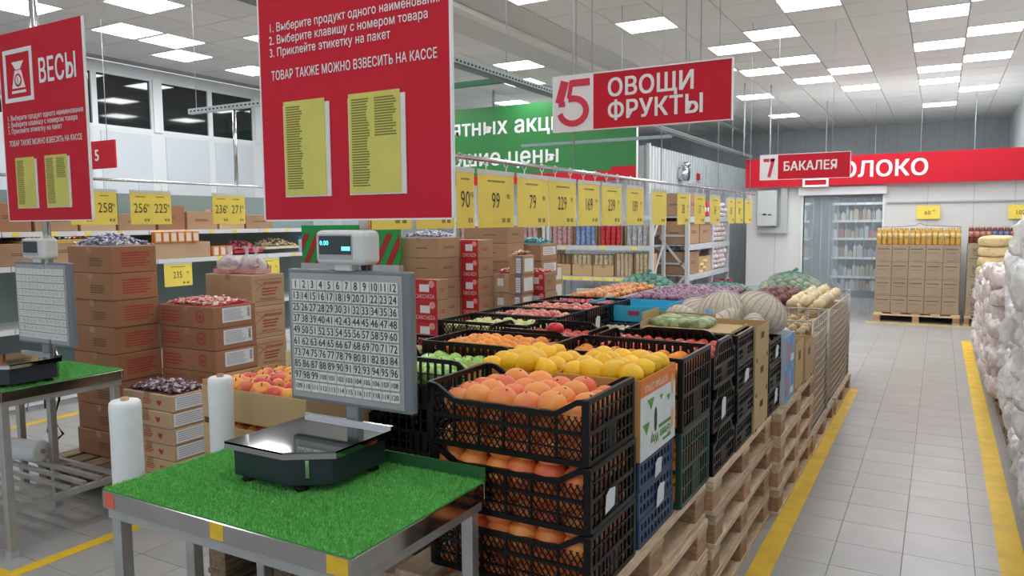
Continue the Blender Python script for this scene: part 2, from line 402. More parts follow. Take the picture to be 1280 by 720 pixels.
def walls():
    b = MB(); b.box(XL,YB,0,XR,YB+.1,ZC); w = struct('wall_back', b, mat('back_grey', (.50,.54,.57), .5, var=.03))
    s = MB()
    for k in range(40): s.box(XL+.3*k,YB-.012,0,XL+.3*k+.02,YB,ZC)
    obj('rib', s, GREYP, w)['kind'] = 'stuff'
    b = MB(); b.box(XR,YF,0,XR+.1,YB,ZC); struct('wall_right', b, WALLW)
    # left wall: white panels with a band of windows
    b = MB(); b.box(XL-.1,YF,0,XL,YB,3.02); b.box(XL-.1,YF,3.80,XL,YB,ZC); w = struct('wall_left', b, WALLW)
    p = MB(); y = 7.45-1.92*6; n = 0
    k = 0
    while y < YB-2:
        for off in (0, .90):
            y0 = y+off; k += 1
            wn = MB(); wn.box(XL-.05,y0,3.06,XL-.03,y0+.82,3.77); o = struct('window_%d' % k, wn, WINDARK); o['label'] = 'dark night window pane high in the left wall'
            fr = MB(); fr.box(XL-.06,y0-.03,3.02,XL+.0,y0,3.80); fr.box(XL-.06,y0+.82,3.02,XL,y0+.85,3.80); fr.box(XL-.06,y0,3.02,XL,y0+.82,3.06); fr.box(XL-.06,y0,3.77,XL,y0+.82,3.80)
            obj('window_frame', fr, WHITE, o)
            wp = MB(); wp.box(XL,y0+.02,1.2,XL+.012,y0+.80,2.97); obj('wall_panel', wp, mat('panel_pale', (.62,.67,.71), .4), w)
        b2 = MB(); b2.box(XL-.1,y-.17,3.02,XL+.03,y-.03,3.80); b2.box(XL-.1,y+.85,3.02,XL+.0,y+.87,3.80); obj('mullion', b2, WHITE, w)
        y += 1.92
    # milk department partition with its doorway
    YW = 14.2; W = mat('partition_white', (.70,.72,.72), .5, var=.02, vscale=1)
    b = MB(); b.box(-3.10,YW,0,-2.12,YW+.12,2.72); b.box(-.86,YW,0,XR,YW+.12,2.72); b.box(-2.12,YW,2.06,-.86,YW+.12,2.72)
    b.box(-3.10,YW+.12,0,-2.98,YB,2.72); b.box(-2.98,YW+.12,2.62,XR,YB,2.72)
    w = struct('wall_front', b, W)
    s = MB()
    for x in (-2.6,-.2,.45,1.0): s.box(x,YW-.004,0,x+.008,YW,2.2)
    obj('panel_joint', s, GREYP, w)
    s = MB(); s.box(-2.2,YW-.08,2.06,-.80,YW,2.20); o = struct('trim_8', s, WHITE, .006); o['label'] = 'white lintel over the milk doorway'
    s = MB(); s.box(-2.16,YW-.02,0,-2.12,YW+.14,2.06); s.box(-.86,YW-.02,0,-.82,YW+.14,2.06); o = struct('trim_9', s, WHITE); o['label'] = 'white jambs of the milk doorway'
    s = MB(); s.box(-.80,YW-.03,1.90,XR,YW,1.925); o = struct('trim_10', s, GREYP); o['label'] = 'thin grey rail along the white partition'
    # strip curtain
    t = thing('strip_curtain', 'translucent plastic strip curtain hanging in the milk doorway', 'curtain', (0,YW+.03,0))
    for i in range(9):
        s = MB(); x = -2.11+i*.138
        s.add([(x,.01*(i%2),.03),(x+.15,.01*(i%2)+.008,.03),(x+.15,.01*(i%2)+.008,2.05),(x,.01*(i%2),2.05)], [(0,1,2,3)])
        o = obj('strip', s, GLASSM if i < 4 else GLASS2, t)
        md = o.modifiers.new('thick', 'SOLIDIFY'); md.thickness = .003
    # corrugated cold room
    b = MB(); b.box(-7.8,12.2,0,-4.3,YB-.02,2.90); c = struct('wall_left_2', b, CORR); c.name = 'wall_side'
    s = MB()
    k = 0
    y = 12.22
    while y < YB-.1: s.box(-4.3,y,0,-4.275,y+.07,2.90); y += .15
    x = -7.75
    while x < -4.35: s.box(x,12.175,0,x+.07,12.2,2.90); x += .15
    s.box(-4.32,12.16,0,-4.26,12.23,2.93); obj('corrugation', s, CORR, c)['kind'] = 'stuff'
    s = MB(); s.box(-4.27,14.3,0,-4.25,15.9,2.35); o = struct('door_1', s, mat('door_grey', (.42,.45,.47), .4)); o['label'] = 'grey service door in the corrugated white cold room'
    s = MB(); s.box(-4.27,15.0,2.45,-4.255,15.2,2.58); t = obj('exit_plate', s, RED); tag(t, 'small red plate above the grey service door', 'sign')
    s = MB(); s.tube([(-4.27,13.85,2.50),(-4.10,13.85,2.50)], .13, 14); s.lathe([(.05,0),(.10,.05),(.05,.1)], 10, (-4.15,13.85,2.62)); tag(obj('siren_lamp', s, CHROME), 'round shiny alarm horn on the corrugated wall', 'alarm')
walls()

# signs ---------------------------------------------------------------
def aisle_sign(num, l1, l2, x0, x1, z0, z1, y, lab, rods):
    t = thing('aisle_sign', lab, 'sign', (x0,y,z0)); W = x1-x0; Hh = z1-z0
    plate(t, 'board', 0,0,0,W,.02,Hh, RED)
    f = MB(); f.box(-.005,-.004,-.005,W+.005,.024,0); f.box(-.005,-.004,Hh,W+.005,.024,Hh+.008); f.box(W,-.004,0,W+.005,.024,Hh); f.box(-.005,-.004,0,0,.024,Hh); obj('edge_strip', f, SIGNW, t)
    sq = Hh*.85; sq = W*.245 if l2 else W*.205
    plate(t, 'number_field', 0,-.003,0,sq,-.0002,Hh, SIGNW)
    # oblique numeral built from bars and an arc
    n = MB(); q = lambda a,b: (a*sq, -.005, b*Hh)
    if num == '5':
        n.bar(q(.30,.92), q(.15,.52), sq*.20, .0034, (0,1,0)); n.bar(q(.45,.87), q(.92,.87), Hh*.13, .003, (0,1,0)); n.bar(q(.14,.50), q(.30,.50), Hh*.10, .0038, (0,1,0)); n.bar(q(.47,.92), q(.40,.60), sq*.10, .0042, (0,1,0))
        pts = [(.5+.33*math.cos(a), .36+.23*math.sin(a)) for a in [math.radians(d) for d in range(105,-171,-15)]]
        n.bar(q(.5,.6),q(.45,.6),Hh*.10,.0031,(0,1,0))
        for k_, (a, c) in enumerate(zip(pts, pts[1:])):
            d_ = (Vector(q(*c))-Vector(q(*a)))*.35; n.bar(Vector(q(*a))-d_, Vector(q(*c))+d_, Hh*.115, .003+.00004*k_, (0,1,0))
    else:
        n.bar(q(.28,.80), q(.50,.80), Hh*.13, .003, (0,1,0)); n.bar(q(.74,.86), q(.50,.10), sq*.18, .003, (0,1,0)); n.bar(q(.55,.80), q(.80,.80), Hh*.13, .003, (0,1,0)); n.bar(q(.18,.80), q(.30,.80), Hh*.13, .003, (0,1,0))
    obj('numeral', n, REDB, t)
    if l2:
        text(t, l1, .135, (sq+.085,-.002,Hh*.70), m=SIGNW, bold=.03, align='LEFT', sx=.93); text(t, l2, .135, (sq+.085,-.002,Hh*.29), m=SIGNW, bold=.03, align='LEFT', sx=.93)
    else: text(t, l1, .150, (sq+.06,-.002,Hh*.5), m=SIGNW, bold=.03, align='LEFT', sx=.86)
    for r in rods:
        s = MB(); s.tube([(r,.01,Hh),(r,.01,ZC-z0)], .0035, 6); obj('hanging_rod', s, GREYP, t)
aisle_sign('5','ОВОЩИ','ФРУКТЫ',-1.987,-.962,2.155,2.462,4.0,'red hanging aisle sign with large number five reading ОВОЩИ ФРУКТЫ',(.14,.24,.78,.86))
aisle_sign('7','БАКАЛЕЯ',None,-1.965,-.945,2.13,2.425,9.7,'smaller red hanging aisle sign with number seven reading БАКАЛЕЯ',(.2,.82))
def milk_sign():
    t = thing('department_sign', 'long red band sign reading МОЛОКО over the milk department', 'sign', (-3.10,14.05,2.22))
    plate(t,'board',0,0,0,4.38,.05,.50,RED)
    for x in (1.45,2.9): plate(t,'board_joint',x,-.002,0,x+.006,0,.5,mat('joint_red',(.35,.01,.03),.5))
    text(t,'МОЛОКО',.36,(1.25,-.002,.24),m=SIGNW,bold=.03,align='LEFT',sx=.98)
    t = thing('sign_frame', 'small white framed red plaque above the milk doorway', 'sign', (-2.12,14.04,2.20))
    f = MB(); f.box(0,-.02,0,.42,0,.035); f.box(0,-.02,.12,.42,0,.155); f.box(0,-.02,.035,.035,0,.12); f.box(.385,-.02,.035,.42,0,.12); obj('frame', f, SIGNW, t)
    t = thing('green_promo_sign', 'large green hanging promotion sign with white lettering акц цены', 'sign', (-7.8,11.5,2.30))
    plate(t,'green_board',0,0,.16,3.55,.05,1.36,GREENS); plate(t,'red_base',0,-.004,0,3.55,.05,.16,RED)
    plate(t,'white_edge',3.55,-.004,0,3.565,.05,1.36,SIGNW)
    plate(t,'red_patch',3.12,-.006,.16,3.55,0,.22,RED)
    text(t,'приятных акций',.40,(-.72,-.003,1.00),m=SIGNW,bold=.022,align='LEFT')
    text(t,'хорошие цены',.40,(-.72,-.003,.46),m=SIGNW,bold=.022,align='LEFT')
    for x in (.9,2.9):
        s = MB(); s.tube([(x,.02,1.36),(x,.02,1.64)], .02, 8); obj('hanging_rod', s, DUCT, t)
milk_sign()

def electrics():
    t = thing('switch_cabinet', 'grey electrical cabinet on the white partition beside the doorway', 'electrical box', (-2.89,14.02,1.52))
    plate(t,'cabinet',0,0,0,.34,.14,.64,mat('cabinet_grey',(.50,.54,.54),.45),.008); plate(t,'door',.015,-.012,.015,.325,0,.625,mat('cabinet_door',(.55,.59,.59),.4),.004)
    plate(t,'handle',.11,-.02,.20,.17,-.012,.23,INK); plate(t,'lock',.20,-.018,.20,.26,-.012,.22,INK)
    t = thing('cable_duct', 'flat grey cable duct bent around the electrical cabinet', 'cable duct', (-2.53,14.10,1.40))
    plate(t,'vertical_duct',.04,0,0,.15,.08,.90,GREYP); plate(t,'horizontal_duct',-.35,0,0,.04,.08,.10,GREYP)
    # cable tray along the ceiling
    t = thing('cable_tray', 'perforated metal cable tray hung under the ceiling above the produce', 'cable tray', (-3.05,4.3,2.75))
    s = MB(); s.box(-.05,-2.3,0,.05,9.8,.004); s.box(-.05,-2.3,0,-.046,9.8,.045); s.box(.046,-2.3,0,.05,9.8,.045); obj('channel', s, DUCT, t)
    s = MB()
    for k in range(240): s.box(.0495,-2.2+k*.05,.015,.0515,-2.2+k*.05+.025,.030)
    obj('slot', s, mat('slot_dark',(.02,.02,.02),.8), t)['kind'] = 'stuff'
    for y in (-1.5,1,3.5,6,8.5):
        s = MB(); s.tube([(0,y,.0),(0,y,ZC-2.75)], .004, 6); obj('hanger', s, GREYP, t)
    s = MB(); s.box(-1.6,1.0,.0,-.05,1.05,.04); obj('cross_strut', s, mat('green_strut',(.05,.17,.09),.5), t)
    s = MB(); s.box(-2.3,5.4,-.03,-.05,5.45,.01); obj('cross_strut', s, DUCT, t)
    for k,(x,y) in enumerate([(-2.95,13.2),(-2.6,13.6),(-2.0,16),(-1.2,17),(-.4,17.5),(.5,16.5)]):
        s = MB(); s.tube([(0,0,2.74),(0,0,ZC)], .012 if k<2 else .006, 6); tag(obj('hanging_rod', s, GREYP, None, loc=(x,y,0)), 'thin grey suspension rod above the milk department roof', 'rod', 'suspension rods above the milk department')
electrics()
# ================================================================== GENERIC OBJECT BUILDERS
def make_pallet(name, label, L, W, m, mblk):      # length along y, width along x
    t = thing(name, label, 'pallet')
    z = 0
    n = 3
    for x in (0, W/2-.05, W-.10): b = MB(); b.box(x,0,0,x+.10,L,.020); obj('bottom_board', b, m, t, .002, 1)
    for x in (0, W/2-.05, W-.10):
        for y in (0, L/2-.07, L-.14): b = MB(); b.box(x+.004,y+.004,.020,x+.096,y+.136,.100); obj('block', b, mblk, t, .002, 1)
    for y in (0, L/2-.07, L-.14): b = MB(); b.box(0,y,.100,W,y+.14,.122); obj('stringer_board', b, m, t, .002, 1)
    k = 5; wd = .125; gap = (W-k*wd)/(k-1)
    for i in range(k): b = MB(); x = i*(wd+gap); b.box(x,0,.122,x+wd,L,.144); obj('deck_board', b, m, t, .002, 1)
    return t
PAL = make_pallet('wooden_pallet','pallet',1.2,.8,PALW,WOODB)
PALO = make_pallet('wooden_pallet','pallet',1.2,.8,PALD,PALD)
ORD = ['bottom','second','third','top','fifth']
def pallet_stack(x_right, y0, n, where, src=PAL, rz=0, z=0):
    for k in range(n):
        j = random.uniform(-.012,.012)
        use(src, (x_right-.8+j, y0+random.uniform(-.012,.012), z+k*.1441), rz, '%s pallet of the %s' % (ORD[k] if n > 1 else 'single', where), 'pallet stacks')
pallet_stack(-.775, 1.75, 4, 'bare wood stack under the grapefruit and blue crates')
pallet_stack(-.752, 2.98, 4, 'bare wood stack under the middle crates and kraft cartons')
pallet_stack(-.722, 4.21, 4, 'bare wood stack under the blue boxes and cabbage carton')
pallet_stack(-.70, 5.45, 1, 'row under the nearest wire cage')
pallet_stack(-.70, 6.68, 1, 'row under the farthest wire cage on the aisle')
pallet_stack(-1.62, 1.86, 3, 'old dark stack behind the grass table', PALO)
pallet_stack(-1.60, 3.1, 4, 'stack under the pale apple crates')
pallet_stack(-1.60, 4.33, 4, 'stack under the light blue boxes')
pallet_stack(-1.55, 5.6, 1, 'second cage row behind the blue boxes')
pallet_stack(-1.55, 6.85, 1, 'second cage row with onions')
pallet_stack(-2.5, 5.6, 1, 'third cage row with onions')

# ---- plastic crates
def rim(style, u, W, H):
    a = u/W; a = min(a, 1-a)
    if style == 'dip': return H if a < .03 else (H-(a-.03)/.14*.042 if a < .17 else H-.042)
    if style == 'arc':
        if a < .10: return H-.045
        if a < .24: return H-.045+.06*math.sin((a-.10)/.14*PI/2)
        return H+.015
    return H
def panel(mb, W, H, style, fill, o, ux, n, t=.008):
    """one crate wall in plane (u along ux, v up)"""
    o = Vector(o); ux = Vector(ux)
    P = lambda u, v: o+ux*u+Vector((0,0,v))
    B = lambda a, b, w, th=t: mb.bar(P(*a), P(*b), w, th, n)
    K = 24
    for i in range(K):
        u0, u1 = W*i/K, W*(i+1)/K
        B((u0, rim(style,u0,W,H)-.008), (u1, rim(style,u1,W,H)-.008), .016, t*1.5)
    B((0,.008),(W,.008),.016,t*1.4)
    mid = H*.48
    if fill == 'lattice':
        B((0,mid),(W,mid),.010); B((0,mid*.5),(W,mid*.5),.004)
        for k in range(1,6): B((W*k/6,.01),(W*k/6,rim(style,W*k/6,W,H)-.01),.006)
        p = .020; top = H-.05 if style == 'dip' else H-.02; hh = top-.012; s = hh/1.45
        k = -int(s/p)-1
        while k*p < W:
            for sg in (1,-1):
                u0 = k*p if sg == 1 else k*p+s
                u1 = u0+s*sg; v0, v1 = .012, top
                # clip to [0,W]
                def cl(ua,va,ub,vb):
                    if ua < 0: va += (0-ua)/(ub-ua)*(vb-va); ua = 0
                    if ua > W: va += (W-ua)/(ub-ua)*(vb-va); ua = W
                    return ua, va
                if (u0 < 0 and u1 < 0) or (u0 > W and u1 > W): continue
                a = cl(u0,v0,u1,v1); b = cl(u1,v1,u0,v0)
                if abs(a[0]-b[0]) > .004: B(a, b, .0028, .004)
            k += 1
    else:
        step = .034; k = 1
        B((0,mid),(W,mid),.014)
        while k*step < W-.01:
            u = k*step; B((u,.01),(u,rim(style,u,W,H)-.01),.009 if fill == 'slat' else .015, .006); k += 1
        if fill == 'slat': B((0,H*.25),(W,H*.25),.005); B((0,H*.75),(W,H*.75),.005); B((W*.36,mid*.5),(W*.64,mid*.5),mid*.85,.006)
def make_crate(name, W, D, H, m, long_style='dip', long_fill='lattice', short_style='flat', short_fill='slat', label='plastic crate'):
    t = thing(name, label, 'crate')
    a = MB(); panel(a, W-.03, H, long_style, long_fill, (.015,.006,0), (1,0,0), (0,1,0)); obj('front_panel', a, m, t)
    a = MB(); panel(a, W-.03, H, long_style, long_fill, (.015,D-.006,0), (1,0,0), (0,1,0)); obj('back_panel', a, m, t)
    for x in (.006, W-.006):
        a = MB(); panel(a, D-.03, H, short_style, short_fill, (x,.015,0), (0,1,0), (1,0,0)); obj('end_panel', a, m, t)
    for x in (0, W-.022):
        for y in (0, D-.022):
            a = MB(); a.box(x,y,0,x+.022,y+.022,H-(.045 if long_style == 'arc' else 0)); obj('corner_post', a, m, t, .004, 1)
    a = MB()
    for k in range(int(W/.05)): a.box(.01+k*.05,.01,.004,.01+k*.05+.03,D-.01,.010)
    for k in range(int(D/.06)): a.box(.01,.01+k*.06,.003,W-.01,.01+k*.06+.02,.009)
    obj('base', a, m, t)
    return t
CR_A = make_crate('fruit_crate', .54, .36, .190, BLACK)                                   # diamond mesh
CR_L = make_crate('fruit_crate', .54, .37, .180, BLACK, 'arc', 'slat', 'arc', 'slat')     # arched handles
CR_S = make_crate('fruit_crate', .54, .35, .180, BLACK, 'flat', 'lattice', 'flat', 'slat')
CR_T = make_crate('deep_crate', .57, .385, .272, BLACK, 'flat', 'wide', 'flat', 'slat')
CR_G = make_crate('deep_crate', .57, .385, .285, DKGREEN, 'dip', 'wide', 'flat', 'slat')
CR_B = make_crate('shallow_crate', .54, .355, .095, DKBLUE, 'flat', 'wide', 'flat', 'wide')
CR_D = make_crate('shallow_crate', .36, .30, .11, DKBLUE, 'flat', 'wide', 'flat', 'wide')
ADJ = ['topmost','second from top','third from top','fourth from top','fifth from top']
def crate_stack(src, x0, y0, zt, H, n, desc, rz=0):
    for k in range(n):
        use(src, (x0+random.uniform(-.004,.004), y0+random.uniform(-.004,.004), zt-H*(k+1)-.0005*k), rz, '%s, %s of its stack' % (desc, ADJ[k]), 'plastic produce crates')
Z0 = .577
crate_stack(CR_A, -1.345,1.83,1.150,.1905,3,'black diamond-mesh crate of grapefruit nearest the table')
crate_stack(CR_B, -1.345,2.215,.865,.0955,3,'dark blue shallow crate under the lemon carton')
crate_stack(CR_L, -1.93,2.24,1.115,.18,3,'black arched crate, green apples on top,')
crate_stack(CR_T, -1.355,2.61,1.137,.2722,1,'deep black crate of oranges above the green crate')
crate_stack(CR_G, -1.355,2.61,.864,.286,1,'dark green deep crate of oranges on the pallet')
crate_stack(CR_T, -1.96,2.64,1.12,.2722,2,'deep black crate of oranges left of the aisle crates')
crate_stack(CR_L, -1.315,3.02,1.120,.181,3,'black arched crate by the aisle, cherry tomatoes on top,')
crate_stack(CR_L, -1.90,3.04,1.120,.181,3,'black arched crate, tomatoes and pomegranate on top,')
CR_E = make_crate('fruit_crate', .54, .34, .134, BLACK, 'flat', 'wide', 'flat', 'slat')
crate_stack(CR_E, -1.31,3.40,1.116,.1345,4,'small black crate next to the kraft cartons')
crate_stack(CR_E, -1.30,4.085,.985,.1355,3,'small black crate between kraft and blue cartons')
crate_stack(CR_S, -2.31,3.25,1.120,.181,3,'black crate in back row, pale yellow apples on top,')
crate_stack(CR_S, -2.31,3.62,1.120,.181,3,'black crate in back row, red apples on top,')
crate_stack(CR_S, -2.31,3.99,1.120,.181,3,'black crate in back row, pink apples on top,')
crate_stack(CR_S, -2.31,4.36,1.120,.181,3,'farthest black crate in back row, red peppers on top,')
crate_stack(CR_S, -2.52,2.76,1.060,.181,3,'black crate holding one dark red apple,')
crate_stack(CR_D, -1.88,4.04,1.010,.112,1,'dark blue small crate of mushrooms before the light blue boxes')
# tags on crates
def slip(x,y,z,w,h,face,lab):
    b = MB(); pts = [(0,0),(w*.9,0.1*h),(w,h*.9),(w*.45,h),(w*.1,h*.8)]
    if face == '+X': b.add([(0,p,q) for p,q in pts]+[(.0015,p,q) for p,q in pts], [(4,3,2,1,0),(5,6,7,8,9)]+[(i,(i+1)%5,5+(i+1)%5,5+i) for i in range(5)])
    o = obj('paper_tag', b, LABELW, None, loc=(x,y,z)); tag(o, lab, 'paper tag')
slip(-.800,1.93,.80,.075,.065,'+X','white paper tag on the second grapefruit crate end')
slip(-.800,2.36,.775,.07,.06,'+X','torn white tag on the top blue crate')
slip(-.800,2.38,.665,.08,.075,'+X','torn white tag on the middle blue crate')
slip(-.770,3.12,.80,.07,.09,'+X','white tag on the tomato crate near its corner')
slip(-.765,3.52,.88,.09,.06,'+X','white tag on small black crate beside kraft carton')
slip(-.755,4.22,.88,.08,.07,'+X','white tag on upper small crate near blue boxes')
slip(-.755,4.22,.63,.08,.08,'+X','white tag on lowest small crate near blue boxes')
slip(-1.765,3.36,.99,.07,.08,'+X','white tag on the pale apple crate')
slip(-1.765,4.10,.99,.07,.08,'+X','white tag on the pink apple crate')

# ---- cartons
def cart_body(mb, w, d, h, open_top=False, t=.004, low=None):
    if not open_top: mb.box(0,0,0,w,d,h); return
    l = low if low else h
    mb.box(0,0,0,w,d,t); mb.box(0,0,t,w,t,l); mb.box(0,d-t,t,w,d,l); mb.box(0,t,t,t,d-t,h); mb.box(w-t,t,t,w,d-t,h)
def make_carton(w, d, h, m=CARD, open_top=False, tape=True, prints=None, label='brown carton', name='cardboard_box', low=None):
    t = thing(name, label, 'box')
    b = MB(); cart_body(b, w, d, h, open_top, low=low); obj('box_body', b, m, t, .0015 if open_top else .004, 1)
    if tape and not open_top: b = MB(); b.box(w/2-.025,-.0006,h-.04,w/2+.025,0,h); b.box(w/2-.025,0,h,w/2+.025,d,h+.0006); obj('tape', b, TAPE, t)
    if prints: prints(t, w, d, h)
    return t
def lines(t, name, face, a0, z0, a1, z1, n, off, m, k=1.0):
    b = MB(); dz = (z1-z0)/n
    for i in range(n):
        za = z0+dz*(i+.2); zb = za+dz*.5; e = a0+(a1-a0)*random.uniform(.75,1)
        if face == '-Y': b.box(a0,-off-.0006,za,e,-off+.0,zb)
        else: b.box(off,a0,za,off+.0006,e,zb)
    return obj(name, b, m, t)

# ================================================================== SCALE TABLES
def grass(w, d, n, x0, y0, z):
    rng = random.Random(3); V = []; F = []
    for i in range(n):
        x = x0+rng.random()*w; y = y0+rng.random()*d; a = rng.random()*2*PI; h = rng.uniform(.004,.010); s = .0011
        lx, ly = rng.uniform(-.006,.006), rng.uniform(-.006,.006)
        V += [(x-s*math.cos(a),y-s*math.sin(a),z),(x+s*math.cos(a),y+s*math.sin(a),z),(x+lx,y+ly,z+h)]; F.append((3*i,3*i+1,3*i+2))
    me = bpy.data.meshes.new('grass_blades'); me.from_pydata(V, [], F)
    m = mat('grass_green', (.12,.50,.09), .55, col2=(.24,.68,.17), vscale=60, mix=(.35,.7)); me.materials.append(m); me.update(); return me
def table(x0, y0, x1, y1, z, nblades, lab, mids, shelf, back_lip, tapes):
    W, D = x1-x0, y1-y0
    t = thing('scale_table', lab, 'table', (x0,y0,0))
    b = MB(); b.box(0,0,z-.055,W,.012,z-.004); b.box(0,D-.012,z-.055,W,D,z-.004); b.box(0,.012,z-.055,.012,D-.012,z-.004); b.box(W-.012,.012,z-.055,W,D-.012,z-.004); b.box(.012,.012,z-.012,W-.012,D-.012,z-.006)
    obj('steel_top', b, STEEL, t, .002, 1)
    b = MB(); b.box(.01,.01,z-.085,W-.01,.045,z-.055); b.box(.01,D-.045,z-.085,W-.01,D-.01,z-.055); b.box(.01,.045,z-.085,.045,D-.045,z-.055); b.box(W-.045,.045,z-.085,W-.01,D-.045,z-.055); obj('under_frame', b, GALV, t)
    for x, y in [(.015,.015),(W-.055,.015),(.015,D-.055),(W-.055,D-.055)]+mids:
        b = MB(); b.box(x,y,.02,x+.038,y+.038,z-.055); l = obj('leg', b, GALV, t, .003, 1)
        b = MB(); b.box(x-.004,y-.004,0,x+.042,y+.042,.03); obj('foot_cap', b, GREYP, l)
    tm = mat('turf_base', (.05,.27,.045), .8, var=.2, vscale=60)
    b = MB(); b.box(.002,.002,z-.004,W-.002,D-.002,z); turf = obj('artificial_turf', b, tm, t)
    g = link('turf_blades', grass(W-.004,D-.004,nblades,.002,.002,z), turf); g['kind'] = 'stuff'
    if back_lip: b = MB(); b.box(W*.45,D-.008,z,W,D-.002,z+.04); obj('raised_edge', b, mat('turf_edge', (.02,.12,.03), .7), t)
    if shelf:
        for k in range(7): b = MB(); y = .06+k*(D-.12)/6; b.box(.03,y-.012,shelf,W-.03,y+.012,shelf+.02); obj('shelf_bar', b, GALV, t)
        plate(t,'shelf_rail',.02,.03,shelf-.03,.05,D-.03,shelf,GALV); plate(t,'shelf_rail',W-.05,.03,shelf-.03,W-.02,D-.03,shelf,GALV)
    for xa, xb, mm, nm in tapes: b = MB(); b.box(xa,-.0008,z-.05,xb,0,z-.006); obj(nm, b, mm, t)
    return t
STK = mat('red_sticker', (.75,.12,.08), .5)
T1 = table(-2.06,1.235,-1.125,1.815,.88,60000,'steel table topped with bright green artificial grass, in the foreground',[(.0,.26)],0,True,
      [(.012,.055,STK,'red_sticker'),(.46,.51,YELF,'yellow_tape'),(.86,.925,YELF,'yellow_tape')])
T2 = table(-4.95,1.86,-3.90,2.50,.84,24000,'steel table with green artificial grass at the left edge',[(.48,.52)],.25,False,[])

def make_scale(name, lab, xs, detail):
    """counter scale: body, platter, column, keypad, display; base point at table"""
    t = thing(name, lab, 'scale')
    b = MB(); c = .05
    poly = [(-.16,-.15),(.06,-.15),(.16,-.08),(.16,.15),(-.16,.15)]
    b.prism(poly, .02, .105); obj('body', b, NAVY, t, .004, 2)
    for x, y in ((-.13,-.12),(.07,-.11),(.13,.12),(-.13,.12)):
        b = MB(); b.lathe([(.02,0),(.022,.008),(.014,.022)], 12, (x,y,0)); obj('foot', b, BLACK, t)
    b = MB(); pp = [(-.18,-.165),(.055,-.165),(.178,-.085),(.178,.165),(-.18,.165)]
    b.prism(pp, .115, .121); b2 = [(x*1.0,y) for x,y in pp]
    n = len(pp)
    for i in range(n):
        (xa,ya),(xb,yb) = pp[i],pp[(i+1)%n]
        b.add([(xa,ya,.100),(xb,yb,.100),(xb,yb,.121),(xa,ya,.121)], [(0,1,2,3)])
    obj('platter', b, PLATE, t, 0)
    b = MB(); b.box(-.18,.155,.121,.178,.168,.132); obj('platter_lip', b, CHROME, t)
    b = MB(); b.bar((.105,-.1225,.045),(.105,-.1225,.095),.010,.004,(.58,-.81,0)); obj('seal_strip', b, CHROME, t)
    b = MB(); b.box(-.02,.175,.0,.03,.205,.25); obj('column', b, mat('column_grey',(.30,.32,.34),.35,.4), t, .004, 1)
    b = MB(); b.box(-.06,.15,.0,.06,.21,.03); obj('column_base', b, BLACK, t, .004, 1)
    # keypad
    W, H = .495, .425; kx, ky, kz = -.216+xs, .135, .182
    b = MB(); b.box(kx,ky,kz,kx+W,ky+.028,kz+H); pad = obj('keypad', b, KFRAME, t, .006, 2)
    b = MB(); b.box(kx+.012,ky-.002,kz+.012,kx+W-.030,ky,kz+H-.012); obj('keypad_face', b, KFACE, pad)
    gx0, gx1, gz1, gz0 = kx+.026, kx+W-.042, kz+H-.030, kz+.030
    cw, rh = (gx1-gx0)/12, (gz1-gz0)/10
    kb = MB(); kb.box(-cw*.46,-.006,-rh*.43,cw*.46,0,rh*.43); kmesh = kb.mesh('key', KEYM, .001, 1)
    for r in range(10):
        for q in range(12):
            num = r*12+q+1
            x, z = gx0+cw*(q+.5), gz1-rh*(r+.5)
            if detail:
                tm = text_mesh(str(num), .023 if num > 99 else .034, INK, .02, .0003, 'CENTER', .82)
                me = kmesh.copy(); bm = bmesh.new(); bm.from_mesh(me)
                tm2 = tm.copy(); tm2.transform(Matrix.Translation((0,-.0064,0)) @ Matrix.Rotation(PI/2,4,'X'))
                k0 = len(bm.faces); bm.from_mesh(tm2); bm.faces.ensure_lookup_table()
                for f in bm.faces[k0:]: f.material_index = 1
                bm.to_mesh(me); bm.free(); me.materials.append(INK)
                link('key', me, pad, (x,ky-.002,z))
            else:
                tm = text_mesh(str(num), .022 if num > 99 else .028, LABELG, .0, .0003, 'CENTER', .82)
                me = kmesh.copy(); bm = bmesh.new(); bm.from_mesh(me)
                tm2 = tm.copy(); tm2.transform(Matrix.Translation((0,-.0064,0)) @ Matrix.Rotation(PI/2,4,'X'))
                k0 = len(bm.faces); bm.from_mesh(tm2); bm.faces.ensure_lookup_table()
                for f in bm.faces[k0:]: f.material_index = 1
                bm.to_mesh(me); bm.free(); me.materials.append(LABELG)
                link('key', me, pad, (x,ky-.002,z))
    # display
    dx0, dz0 = kx+.255-.015, kz+H+.018; dx0 = kx+.150*(1 if detail else .9)
    b = MB(); b.slab([(dx0,dz0),(dx0+.20,dz0),(dx0+.20,dz0+.105),(dx0,dz0+.105)], ky-.03, ky+.05); dsp = obj('display', b, IVORY, t, .018, 3)
    b = MB(); b.box(dx0+.018,ky-.0315,dz0+.018,dx0+.155,ky-.0295,dz0+.092); obj('bezel', b, mat('bezel_grey',(.42,.42,.46),.4), dsp)
    b = MB(); b.box(dx0+.024,ky-.0335,dz0+.032,dx0+.150,ky-.0315,dz0+.088); obj('screen', b, SCREEN, dsp)
    if detail:
        text(dsp, '0.00', .020, (dx0+.028,ky-.034,dz0+.066), m=LCD, bold=.01, align='LEFT', name='readout')
        b = MB(); b.box(dx0+.115,ky-.0345,dz0+.044,dx0+.148,ky-.0335,dz0+.056); obj('readout', b, LCD, dsp)
    b = MB(); b.box(dx0+.06,ky-.01,dz0-.020,dx0+.13,ky+.03,dz0+.004); obj('display_neck', b, IVORY, t, .004, 1)
    b = MB(); b.box(-.005,.19,.25,.02,.20,.64); obj('mast', b, mat('column_grey',(.30,.32,.34),.35,.4), t)
    return t
S1 = make_scale('counter_scale','navy counter scale with large 120-key keypad on the foreground grass table',0.0,True); S1.location = (-1.612,1.61,.881)
